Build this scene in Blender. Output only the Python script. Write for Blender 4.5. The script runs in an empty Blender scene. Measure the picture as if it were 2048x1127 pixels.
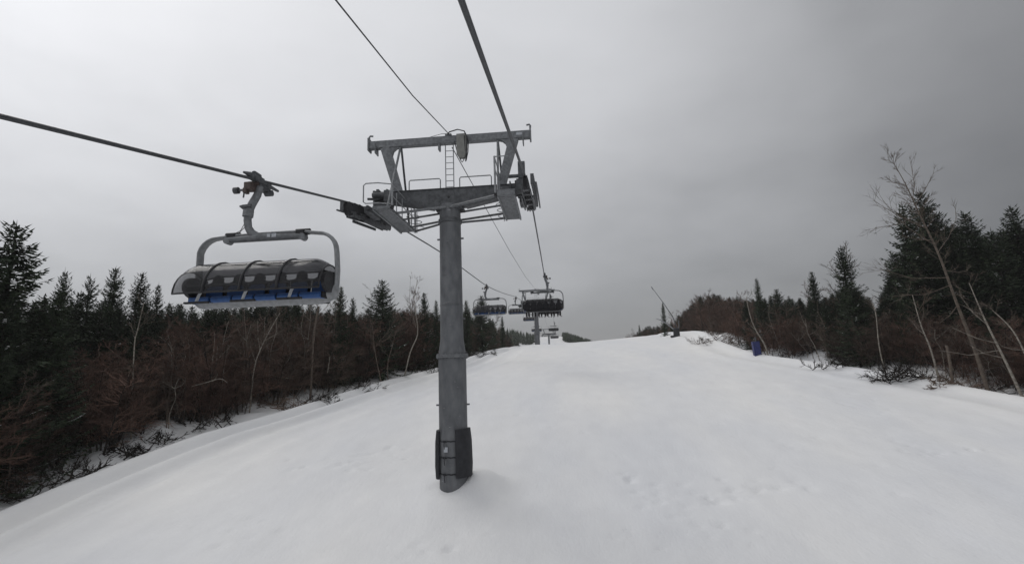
import bpy, math, random
import numpy as np
from mathutils import Vector, Matrix, noise
random.seed(7)
R = math.radians
scn = bpy.context.scene
COL = scn.collection

# ---------------------------------------------------------------- camera
PITCH, ROLL, YAW, FPX = 9.3, -2.0, 4.81, 1020.0
cam_d = bpy.data.cameras.new('camera'); cam = bpy.data.objects.new('camera', cam_d); COL.objects.link(cam)
cam_d.sensor_width = 36; cam_d.lens = FPX / 2048 * 36; cam_d.clip_start = .1; cam_d.clip_end = 6000
CM = Matrix.Rotation(R(YAW), 3, 'Z') @ Matrix.Rotation(R(90 + PITCH), 3, 'X') @ Matrix.Rotation(R(ROLL), 3, 'Z')
cam.rotation_euler = CM.to_euler(); scn.camera = cam
CMT = CM.transposed()
def ray(px, py): return CM @ Vector(((px - 1024) / FPX, -(py - 563.5) / FPX, -1))
def at_y(px, py, Y):
    d = ray(px, py); return d * (Y / d.y)
def proj(p):
    c = CMT @ Vector(p); return (1024 + FPX * c.x / -c.z, 563.5 - FPX * c.y / -c.z) if c.z < -.1 else (1e6, 1e6)

# ---------------------------------------------------------------- materials
def new_mat(name):
    m = bpy.data.materials.new(name); m.use_nodes = True
    nt = m.node_tree; b = nt.nodes['Principled BSDF']; return m, nt, b
def simple(name, c1, c2=None, scale=6, rough=.6, metal=0, bump=0, bscale=None, rnd=0, stretch=(1, 1, 1), detail=6, spec=None):
    m, nt, b = new_mat(name); N = nt.nodes; L = nt.links
    b.inputs['Roughness'].default_value = rough; b.inputs['Metallic'].default_value = metal
    if spec is not None: b.inputs['Specular IOR Level'].default_value = spec
    c2 = c2 or c1
    tc = N.new('ShaderNodeTexCoord'); mp = N.new('ShaderNodeMapping'); mp.inputs['Scale'].default_value = stretch
    L.new(tc.outputs['Object'], mp.inputs['Vector'])
    nz = N.new('ShaderNodeTexNoise'); nz.inputs['Scale'].default_value = scale; nz.inputs['Detail'].default_value = detail
    L.new(mp.outputs[0], nz.inputs['Vector'])
    rp = N.new('ShaderNodeValToRGB'); rp.color_ramp.elements[0].position = .35; rp.color_ramp.elements[1].position = .65
    rp.color_ramp.elements[0].color = (*c1, 1); rp.color_ramp.elements[1].color = (*c2, 1)
    L.new(nz.outputs[0], rp.inputs[0])
    out = rp.outputs[0]
    if rnd:
        oi = N.new('ShaderNodeObjectInfo'); mr = N.new('ShaderNodeMapRange')
        mr.inputs['To Min'].default_value = 1 - rnd; mr.inputs['To Max'].default_value = 1 + rnd
        L.new(oi.outputs['Random'], mr.inputs['Value'])
        hs = N.new('ShaderNodeHueSaturation'); L.new(mr.outputs[0], hs.inputs['Value']); L.new(out, hs.inputs['Color']); out = hs.outputs[0]
    L.new(out, b.inputs['Base Color'])
    if bump:
        n2 = N.new('ShaderNodeTexNoise'); n2.inputs['Scale'].default_value = bscale or scale * 4; n2.inputs['Detail'].default_value = 5
        L.new(mp.outputs[0], n2.inputs['Vector'])
        bp = N.new('ShaderNodeBump'); bp.inputs['Strength'].default_value = bump; bp.inputs['Distance'].default_value = .02
        L.new(n2.outputs[0], bp.inputs['Height']); L.new(bp.outputs[0], b.inputs['Normal'])
    return m
M = {}
M['galv'] = simple('galvanised_steel', (.125, .132, .14), (.2, .208, .218), 9, .55, .35, .25, 40)
M['galv_light'] = simple('light_galvanised_steel', (.2, .208, .216), (.28, .288, .298), 9, .5, .3, .2, 40)
M['steel_dark'] = simple('weathered_dark_steel', (.055, .058, .063), (.105, .11, .117), 7, .55, .3, .2, 30)
M['rubber'] = simple('black_rubber', (.012, .012, .014), (.025, .025, .028), 20, .75)
M['rope'] = simple('greased_steel_rope', (.04, .043, .048), (.1, .104, .11), 60, .5, .5, .3, 90)
M['pad'] = simple('black_foam_padding', (.01, .011, .014), (.022, .023, .028), 5, .7, 0, .4, 14)
M['box'] = simple('grey_plastic_box', (.16, .16, .15), (.2, .2, .187), 5, .5)
M['blue'] = simple('blue_vinyl', (.012, .058, .19), (.02, .085, .26), 8, .55, 0, .3, 25)
M['shell'] = simple('dark_seat_shell', (.01, .01, .012), (.02, .02, .023), 8, .7, spec=.15)
M['red'] = simple('red_brown_casting', (.055, .042, .038), (.09, .065, .056), 14, .6)
M['white_bar'] = simple('pale_bar', (.45, .47, .5), (.6, .62, .64), 10, .4)
M['decal'] = simple('worn_sticker', (.25, .27, .3), (.55, .57, .6), 60, .6)
M['bluepad'] = simple('blue_crash_pad', (.012, .018, .085), (.022, .03, .14), 4, .6, 0, .4, 10)
M['spruce'] = simple('spruce_needles', (.017, .027, .016), (.048, .064, .037), 1.6, .85, rnd=.35, spec=.15)
M['bark'] = simple('dark_bark', (.015, .012, .01), (.035, .029, .024), 5, .9, 0, .6, 14, rnd=.3, stretch=(1, 1, .25), spec=.2)
M['twig'] = simple('red_brown_twigs', (.066, .041, .032), (.16, .1, .077), .9, .85, rnd=.35, spec=.2)
M['twig2'] = simple('grey_brown_twigs', (.07, .053, .042), (.155, .115, .09), .9, .85, rnd=.3, spec=.2)
M['birch'] = simple('pale_birch_bark', (.15, .132, .112), (.33, .3, .255), 3, .8, 0, .3, 12, stretch=(1, 1, 2.5))
M['birch_brown'] = simple('brown_birch_bark', (.065, .05, .039), (.135, .106, .082), 3, .8, 0, .3, 12, stretch=(1, 1, 2.5))
M['jacket1'] = simple('black_cloth', (.012, .012, .016), (.03, .03, .035), 6, .8)
M['jacket2'] = simple('navy_cloth', (.015, .02, .04), (.03, .04, .07), 6, .8)
M['jacket3'] = simple('plum_cloth', (.03, .015, .025), (.05, .03, .04), 6, .8)
M['pants'] = simple('dark_trousers', (.012, .012, .014), (.03, .028, .03), 6, .85)
M['skin'] = simple('skin_tone', (.4, .24, .18), (.5, .32, .25), 8, .6)
M['helmet'] = simple('helmet_shell', (.015, .015, .018), (.04, .04, .045), 5, .35)
M['ski'] = simple('ski_topsheet', (.02, .02, .024), (.08, .05, .05), 3, .35)

def pole_mat():
    m, nt, b = new_mat('tower_tube_steel'); N = nt.nodes; L = nt.links
    b.inputs['Roughness'].default_value = .55; b.inputs['Metallic'].default_value = .3
    tc = N.new('ShaderNodeTexCoord')
    def nz(scale, st, det=5):
        mp = N.new('ShaderNodeMapping'); mp.inputs['Scale'].default_value = st; L.new(tc.outputs['Object'], mp.inputs[0])
        n = N.new('ShaderNodeTexNoise'); n.inputs['Scale'].default_value = scale; n.inputs['Detail'].default_value = det
        L.new(mp.outputs[0], n.inputs['Vector']); return n.outputs[0]
    r1 = N.new('ShaderNodeValToRGB'); r1.color_ramp.elements[0].position = .3; r1.color_ramp.elements[1].position = .7
    r1.color_ramp.elements[0].color = (.095, .1, .108, 1); r1.color_ramp.elements[1].color = (.16, .166, .175, 1)
    L.new(nz(2.2, (2.0, 2.0, .8), 9), r1.inputs[0])
    r2 = N.new('ShaderNodeValToRGB'); r2.color_ramp.elements[0].position = .7; r2.color_ramp.elements[1].position = .78   # horizontal scuffs
    L.new(nz(2.6, (1.1, 1.1, 7), 3), r2.inputs[0])
    mx = N.new('ShaderNodeMixRGB'); mx.inputs[2].default_value = (.36, .365, .37, 1); L.new(r2.outputs[0], mx.inputs[0]); L.new(r1.outputs[0], mx.inputs[1])
    L.new(mx.outputs[0], b.inputs['Base Color'])
    bp = N.new('ShaderNodeBump'); bp.inputs['Strength'].default_value = .2; bp.inputs['Distance'].default_value = .01
    L.new(nz(30, (1, 1, 1)), bp.inputs['Height']); L.new(bp.outputs[0], b.inputs['Normal'])
    return m
M['pole'] = pole_mat()

def glass_mat():
    m, nt, b = new_mat('smoked_bubble_plastic'); N = nt.nodes; L = nt.links
    b.inputs['Base Color'].default_value = (.03, .03, .032, 1); b.inputs['Roughness'].default_value = .1
    tr = N.new('ShaderNodeBsdfTransparent'); tr.inputs[0].default_value = (.72, .72, .73, 1)
    mx = N.new('ShaderNodeMixShader')
    tc = N.new('ShaderNodeTexCoord'); nz = N.new('ShaderNodeTexNoise'); nz.inputs['Scale'].default_value = 1.5
    mr = N.new('ShaderNodeMapRange'); mr.inputs['To Min'].default_value = .3; mr.inputs['To Max'].default_value = .32
    L.new(tc.outputs['Object'], nz.inputs['Vector']); L.new(nz.outputs[0], mr.inputs[0]); L.new(mr.outputs[0], mx.inputs[0])
    L.new(tr.outputs[0], mx.inputs[1]); L.new(b.outputs[0], mx.inputs[2])
    L.new(mx.outputs[0], N['Material Output'].inputs[0]); return m
M['glass'] = glass_mat()

def snow_mat():
    m, nt, b = new_mat('groomed_snow'); N = nt.nodes; L = nt.links
    b.inputs['Roughness'].default_value = .65; b.inputs['Specular IOR Level'].default_value = .25
    tc = N.new('ShaderNodeTexCoord')
    def nz(scale, st=(1, 1, 1), det=5, rot=0):
        mp = N.new('ShaderNodeMapping'); mp.inputs['Scale'].default_value = st; mp.inputs['Rotation'].default_value = (0, 0, rot); L.new(tc.outputs['Object'], mp.inputs[0])
        n = N.new('ShaderNodeTexNoise'); n.inputs['Scale'].default_value = scale; n.inputs['Detail'].default_value = det
        L.new(mp.outputs[0], n.inputs['Vector']); return n.outputs[0]
    r = N.new('ShaderNodeValToRGB'); e = r.color_ramp.elements
    e[0].position = .32; e[0].color = (.69, .70, .72, 1); e[1].position = .68; e[1].color = (.79, .785, .77, 1)
    L.new(nz(.13, (1, .35, 1), 7, .25), r.inputs[0])
    r2 = N.new('ShaderNodeValToRGB'); e = r2.color_ramp.elements
    e[0].position = .3; e[0].color = (.93, .93, .935, 1); e[1].position = .7; e[1].color = (1, 1, 1, 1)
    L.new(nz(.9, (1.2, .6, 1), 8, -.3), r2.inputs[0])
    mx = N.new('ShaderNodeMixRGB'); mx.blend_type = 'MULTIPLY'; mx.inputs[0].default_value = .8
    L.new(r.outputs[0], mx.inputs[1]); L.new(r2.outputs[0], mx.inputs[2]); L.new(mx.outputs[0], b.inputs['Base Color'])
    a1 = N.new('ShaderNodeMath'); a1.operation = 'MULTIPLY'; a1.inputs[1].default_value = .5; L.new(nz(9, (1, .5, 1), 8), a1.inputs[0])
    a2 = N.new('ShaderNodeMath'); a2.operation = 'MULTIPLY_ADD'; a2.inputs[1].default_value = 1.6; L.new(nz(1.0, (1.2, .55, 1), 6, .5), a2.inputs[0]); L.new(a1.outputs[0], a2.inputs[2])
    bp = N.new('ShaderNodeBump'); bp.inputs['Strength'].default_value = .34; bp.inputs['Distance'].default_value = .08
    L.new(a2.outputs[0], bp.inputs['Height']); L.new(bp.outputs[0], b.inputs['Normal'])
    return m
M['snow'] = snow_mat()

# ---------------------------------------------------------------- mesh builder
class MB:
    def __init__(s): s.v = []; s.f = []; s.m = []
    def _add(s, vs, fs, mi=0):
        o = len(s.v); s.v += [tuple(v) for v in vs]; s.f += [tuple(i + o for i in f) for f in fs]; s.m += [mi] * len(fs)
    def box(s, c, size, rot=None, mi=0, taper=None):
        x, y, z = [a / 2 for a in size]; c = Vector(c)
        vs = [Vector((sx * x, sy * y, sz * z)) for sz in (-1, 1) for sy in (-1, 1) for sx in (-1, 1)]
        if taper:
            for v in vs:
                if v.z > 0: v.x *= taper; v.y *= taper
        if rot: vs = [rot @ v for v in vs]
        s._add([v + c for v in vs], [(0, 2, 3, 1), (4, 5, 7, 6), (0, 1, 5, 4), (2, 6, 7, 3), (0, 4, 6, 2), (1, 3, 7, 5)], mi)
    def tube(s, pts, r, n=8, mi=0, cap=True, flat=None):
        pts = [Vector(p) for p in pts]; k = len(pts)
        rs = r if isinstance(r, (list, tuple)) else [r] * k
        t0 = (pts[1] - pts[0]).normalized(); u = t0.orthogonal().normalized()
        if abs(t0.x) < .9:
            u = (Vector((1, 0, 0)) - t0 * t0.x).normalized()
        vs = []
        for i, p in enumerate(pts):
            t = (pts[min(i + 1, k - 1)] - pts[max(i - 1, 0)])
            t = t.normalized() if t.length > 1e-9 else t0
            u = (u - t * u.dot(t)); u = u.normalized() if u.length > 1e-6 else t.orthogonal().normalized()
            w = t.cross(u)
            a, b_ = (rs[i], rs[i]) if flat is None else (rs[i] * flat[0], rs[i] * flat[1])
            for j in range(n):
                an = 2 * math.pi * (j + .5) / n; vs.append(p + u * (a * math.cos(an)) + w * (b_ * math.sin(an)))
        fs = [(i * n + j, i * n + (j + 1) % n, (i + 1) * n + (j + 1) % n, (i + 1) * n + j) for i in range(k - 1) for j in range(n)]
        if cap: fs += [tuple(range(n - 1, -1, -1)), tuple((k - 1) * n + j for j in range(n))]
        s._add(vs, fs, mi)
    def beam(s, p0, p1, w, h, mi=0, w2=None, h2=None):      # rectangular bar, w across (horizontal), h other
        p0, p1 = Vector(p0), Vector(p1); t = (p1 - p0).normalized()
        up = Vector((0, 1, 0)) if abs(t.y) < .7 else Vector((0, 0, 1))
        u = t.cross(up).normalized(); v = u.cross(t).normalized()
        vs = []
        for p, a, b_ in ((p0, w, h), (p1, w2 or w, h2 or h)):
            for q, r_ in ((-1, -1), (1, -1), (1, 1), (-1, 1)): vs.append(p + u * (q * a / 2) + v * (r_ * b_ / 2))
        s._add(vs, [(3, 2, 1, 0), (4, 5, 6, 7)] + [(i, (i + 1) % 4, 4 + (i + 1) % 4, 4 + i) for i in range(4)], mi)
    def prism(s, prof, fn, t0, t1, mi=0):                      # extrude a polygon; fn(a, b, t) -> point
        n = len(prof); vs = [fn(a, b_, t0) for a, b_ in prof] + [fn(a, b_, t1) for a, b_ in prof]
        s._add(vs, [tuple(range(n - 1, -1, -1)), tuple(range(n, 2 * n))] + [(i, (i + 1) % n, n + (i + 1) % n, n + i) for i in range(n)], mi)
    def lathe(s, prof, c=(0, 0, 0), n=24, mi=0, axis='z'):
        c = Vector(c); vs = []
        for r_, z in prof:
            for j in range(n):
                a = 2 * math.pi * j / n; p = (r_ * math.cos(a), r_ * math.sin(a), z)
                if axis == 'x': p = (p[2], p[0], p[1])
                vs.append(c + Vector(p))
        k = len(prof)
        s._add(vs, [(i * n + j, i * n + (j + 1) % n, (i + 1) * n + (j + 1) % n, (i + 1) * n + j) for i in range(k - 1) for j in range(n)]
               + [tuple(range(n - 1, -1, -1)), tuple((k - 1) * n + j for j in range(n))], mi)
    def build(s, name, mats, parent=None, smooth=False, bevel=0, loc=None):
        me = bpy.data.meshes.new(name); me.from_pydata(s.v, [], s.f)
        for m in (mats if isinstance(mats, (list, tuple)) else [mats]): me.materials.append(m)
        if any(s.m): me.polygons.foreach_set('material_index', s.m)
        o = bpy.data.objects.new(name, me); COL.objects.link(o)
        if smooth: me.polygons.foreach_set('use_smooth', [True] * len(me.polygons))
        me.update()
        if bevel:
            b = o.modifiers.new('bevel', 'BEVEL'); b.width = bevel; b.segments = 2; b.limit_method = 'ANGLE'; b.angle_limit = R(40)
        if parent: o.parent = parent
        if loc: o.location = loc
        return o
def smooth_angle(o, ang=40):
    me = o.data
    me.polygons.foreach_set('use_smooth', [True] * len(me.polygons))
    try: me.set_sharp_from_angle(angle=R(ang))
    except Exception: pass
    return o
def tag(o, label=None, cat=None, group=None, kind=None):
    if label: o['label'] = label
    if cat: o['category'] = cat
    if group: o['group'] = group
    if kind: o['kind'] = kind
    return o
def empty(name, loc, label, cat, group=None, rz=0):
    o = bpy.data.objects.new(name, None); COL.objects.link(o); o.location = loc; o.rotation_euler.z = rz
    o.empty_display_size = .3
    return tag(o, label, cat, group)
def copy_tree(o, parent=None):
    kids = [c for c in o.children]
    c = o.copy(); COL.objects.link(c)
    if parent: c.parent = parent
    for k in kids: copy_tree(k, c)
    return c
def sm(t): t = max(0., min(1., t)); return t * t * (3 - 2 * t)
def interp(x, tab):
    if x <= tab[0][0]: return tab[0][1]
    for (a, b_), (c, d) in zip(tab, tab[1:]):
        if x <= c: return b_ + (d - b_) * (x - a) / (c - a)
    return tab[-1][1]

# ---------------------------------------------------------------- ground
XL = [(-60, -27), (10, -25.5), (22, -25), (30, -24), (42, -19.5), (60, -14.5), (90, -12.8), (150, -12.5), (200, -14), (600, -14)]
XRt = [(-60, 31), (30, 29.5), (34, 28.5), (44, 25.3), (54, 21.2), (66, 21.5), (78, 23), (110, 26), (170, 24), (260, 6), (600, 5)]
HILL = [(150, 2.4), (180, 1.5), (230, 4), (270, 9), (300, 11.8), (350, 16.2), (400, 20.6), (440, 23), (520, 22), (700, 10), (1500, -60)]
def n3(x, y, s, k=0): return noise.noise(Vector((x * s, y * s, k * 7.3)))
BUMPS = [(-4.5, 22.2, 2.0, .42), (-3.3, 22.3, .9, .5), (-4.9, 23.6, .9, .3), (-4.7, 21.5, .45, -.14), (-5.3, 21.8, .35, -.1)]
random.seed(3)
DENTS = []
for px, py, n, sx, sy in [(1262, 950, 7, 14, 6), (1320, 990, 10, 26, 14), (1380, 1010, 6, 30, 30), (1440, 992, 16, 30, 6), (1500, 975, 14, 50, 4), (700, 925, 12, 45, 8), (770, 905, 10, 30, 8),
                          (350, 1070, 7, 60, 20), (500, 1050, 7, 60, 20), (1900, 900, 12, 70, 5), (1600, 860, 8, 120, 20), (640, 940, 6, 60, 12), (1700, 800, 6, 90, 10), (880, 1090, 6, 60, 15), (1150, 840, 5, 90, 30), (1480, 1060, 6, 60, 20), (1250, 1080, 6, 120, 25), (1650, 930, 6, 160, 30)]:
    for _ in range(n):
        x, y = random.gauss(px, sx), random.gauss(py, sy); d = ray(x, y)
        t = -8.7 / (d.z - .164 * d.y); DENTS.append((d.x * t, d.y * t, random.uniform(.09, .17), random.uniform(.06, .13)))
def base_z(X, Y):
    if Y > 150:
        h = interp(Y, HILL); zq = h
        return zq - min(14, .22 * max(0, X - 5)) * sm((Y - 200) / 120)
    a = .00107 - .00000112 * 10 * max(0, min(X, 25))
    z = -8.7 + .164 * Y - a * max(0, Y - 40) ** 2
    z -= .12 * max(0, min(-X - 4, 40)) * sm((Y - 35) / 55)
    if Y > 120: z = z + (interp(150, HILL) - z) * sm((Y - 120) / 30)
    if Y < 0: z = -8.7 + .10 * Y
    return z
def ground_z(X, Y, fine=True):
    z = base_z(X, Y)
    xl, xr = interp(Y, XL), interp(Y, XRt)
    dl, dr = X - xl, xr - X
    if Y < 170:
        # banks of ploughed snow along both edges, lower and rougher ground inside the woods
        wv = .5 * n3(X, Y, .09, 8); z += .42 * math.exp(-((dl - 2.6 - wv) / .8) ** 2) + .36 * math.exp(-((dl - 4.6 - wv) / .5) ** 2) - .24 * math.exp(-((dl - 3.7 - wv) / .5) ** 2) + .15 * math.exp(-((dl - 6.6 - wv) / .6) ** 2) - .1 * math.exp(-((dl - 5.6) / .5) ** 2) + .08 * math.exp(-((dl - 9) / .5) ** 2)
        z += -.1 * math.exp(-((dl - .8) / 1.2) ** 2) + .5 * sm((0 - dl) / 4)
        z += .4 * math.exp(-((dr - 1.4) / .9) ** 2) - .35 * math.exp(-((dr + .6) / 1.3) ** 2) + .4 * sm((-dr - 1) / 4) + .12 * math.exp(-((dr - 4.5) / .8) ** 2)
        z += .75 * math.exp(-((X - 23) / 5) ** 2 - ((Y - 80) / 14) ** 2)
        rough = sm((1.5 - min(dl, dr)) / 3)
        z += .34 * rough * n3(X, Y, .6, 3) + .5 * rough * n3(X, Y, .19, 4) + .12 * rough * n3(X, Y, 1.3, 12)
        z += .16 * n3(X, Y * .55, .11, 1) + .04 * n3(X, Y * .35, .45, 2) + .013 * n3(X, Y * .5, 1.5, 5)
        for bx, by, s, h in BUMPS:
            d2 = ((X - bx) ** 2 + (Y - by) ** 2) / (s * s)
            if d2 < 9: z += h * math.exp(-d2)
        if fine and 12 < Y < 48:
            for bx, by, s, h in DENTS:
                if abs(X - bx) < .6 and abs(Y - by) < .6: z -= h * math.exp(-((X - bx) ** 2 + (Y - by) ** 2) / (s * s))
    else:
        z += 1.2 * n3(X, Y, .012, 6)
    return z
def ground_hit(px, py, y0=8, y1=170):
    d = ray(px, py); Y = y0
    while Y < y1:
        t = Y / d.y
        if d.z * t <= ground_z(d.x * t, Y, False): return Vector((d.x * t, Y, ground_z(d.x * t, Y)))
        Y += .25
    return None
def axis(segs):
    out = [segs[0][0]]
    for a, b_, st in segs:
        n = max(1, round((b_ - a) / st)); out += [a + (b_ - a) * (i + 1) / n for i in range(n)]
    return out
xs = axis([(-700, -120, 40), (-120, -45, 3), (-45, -27, .6), (-27, 30, .17), (30, 50, .7), (50, 120, 3), (120, 700, 40)])
ys = axis([(-60, 10, 4), (10, 14, .5), (14, 40, .17), (40, 100, .45), (100, 150, .9), (150, 300, 4), (300, 560, 8), (560, 1500, 60)])
gv = [(x, y, ground_z(x, y)) for y in ys for x in xs]; nx = len(xs)
gf = [(j * nx + i, j * nx + i + 1, (j + 1) * nx + i + 1, (j + 1) * nx + i) for j in range(len(ys) - 1) for i in range(nx - 1)]
me = bpy.data.meshes.new('snow_ground'); me.from_pydata(gv, [], gf); me.materials.append(M['snow'])
me.polygons.foreach_set('use_smooth', [True] * len(me.polygons))
go = bpy.data.objects.new('snow_ground', me); COL.objects.link(go); tag(go, kind='structure')

# ---------------------------------------------------------------- rope profile
ROPE = [(27.2, 7.64), (36, 8.33), (48.4, 8.95), (61, 9.65), (80, 11.4), (104, 13.95), (116, 14.95), (121, 15.3), (137, 16.1), (153, 16.6), (180, 16.5), (205, 16.3), (230, 15.7), (252, 15.6), (270, 15.9), (285, 16.4), (300, 17.4), (350, 22), (430, 32), (520, 34)]
def catmull(tab, x):
    i = 0
    while i < len(tab) - 2 and tab[i + 1][0] < x: i += 1
    p0 = tab[max(i - 1, 0)]; p1 = tab[i]; p2 = tab[i + 1]; p3 = tab[min(i + 2, len(tab) - 1)]
    h = p2[0] - p1[0]; t = (x - p1[0]) / h
    m1 = (p2[1] - p0[1]) / (p2[0] - p0[0]) * h; m2 = (p3[1] - p1[1]) / (p3[0] - p1[0]) * h
    return (2 * t ** 3 - 3 * t * t + 1) * p1[1] + (t ** 3 - 2 * t * t + t) * m1 + (-2 * t ** 3 + 3 * t * t) * p2[1] + (t ** 3 - t * t) * m2
SEC = [(19.2, 6.735), (20.3, 6.955), (21.6, 7.15), (23, 7.31), (24.4, 7.43), (27.2, 7.64)]
XROPE_L, XROPE_R, XPOLE, YT, ZH = -8.15, -.95, -4.56, 22.0, 8.0
def rope_z(Y, side):
    up = interp(Y, [(0, .62), (19, .62), (27, .5), (34, .1), (42, -.15), (50, -.38), (62, -.4), (96, -.2), (118, .35), (300, .3)]) if side > 0 else 0
    if Y <= 19.2: return 6.735 + .2185 * (Y - 19.2) + up
    if Y <= 27.2: return catmull(SEC, Y) + up
    return catmull(ROPE, Y) + up
def make_rope(side, X, label):
    m = MB(); Ys = [-40 + 4 * i for i in range(14)] + [16 + .8 * i for i in range(16)] + [29 + 3 * i for i in range(60)] + [215 + 8 * i for i in range(38)]
    m.tube([(X, y, rope_z(y, side)) for y in Ys], .043, 8)
    o = m.build('haul_rope', M['rope'], smooth=True); tag(o, label, 'rope', 'haul ropes of the chairlift')
make_rope(-1, XROPE_L, 'steel haul rope on the left, carrying the empty chairs down over the left sheaves')
make_rope(1, XROPE_R, 'steel haul rope on the right, passing close overhead to the riders\' chair')
m = MB()
cpts = [(XPOLE, -30, 1.0), (XPOLE, 9.95, 8.2), (XPOLE, 16, 9.3), (XPOLE + .05, 21.8, 10.62)]
m.tube(cpts, .02, 6)
m.tube([(XPOLE + .1, 22.2, 10.15), (XPOLE + .02, 38.1, 11.15), (XPOLE, 53, 12.0), (XPOLE, 80, 13.9), (XPOLE, 117.8, 17.4), (XPOLE, 160, 18.6), (XPOLE, 230, 18.2), (XPOLE, 285, 18.9), (XPOLE, 430, 34)], .02, 6)
tag(m.build('signal_cable', M['rope'], smooth=True), 'thin signal cable strung between the mast tops, midway between the two haul ropes', 'cable')

# ---------------------------------------------------------------- tower
def tower_pole(parent, H, x0=0):
    """tube, flange and pads; local origin at the snow, H = height of crossarm top"""
    m = MB(); fz = H - 7.5                        # flange height
    m.lathe([(.60, -1.2), (.60, fz), ], n=40)
    m.lathe([(.60, fz + .06), (.585, fz + .12), (.5, fz + .75), (.475, H - .75)], n=40)
    for z in (H - 2.3, H - 5.9, fz - 2.05):      # lifting lugs
        r_ = .48 if z > fz else .6
        for s in (-1, 1): m.box((s * (r_ + .05), 0, z), (.14, .06, .07))
    m.box((-.2, -.48, H - 4.0), (.12, .04, .03)); m.box((-.25, -.47, H - 3.3), (.16, .04, .03))
    for z, r_ in ((H - 3.1, .489), (H - 5.3, .51), (fz - 3.0, .6)): m.tube([((r_) * math.cos(a * .2618), (r_) * math.sin(a * .2618), z) for a in range(25)], .009, 5)
    p = smooth_angle(m.build('pole', M['pole'], parent), 35)
    f = MB(); f.lathe([(.56, fz - .07), (.69, fz - .07), (.69, fz - .005), (.56, fz - .005)], n=40); f.lathe([(.56, fz + .005), (.69, fz + .005), (.69, fz + .07), (.56, fz + .07)], n=40)
    for k in range(24):
        a = k * math.pi / 12; f.lathe([(.022, fz - .12), (.022, fz + .12)], (.64 * math.cos(a), .64 * math.sin(a), 0), 6)
    smooth_angle(f.build('flange', M['galv'], p), 35)
    return p
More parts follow.
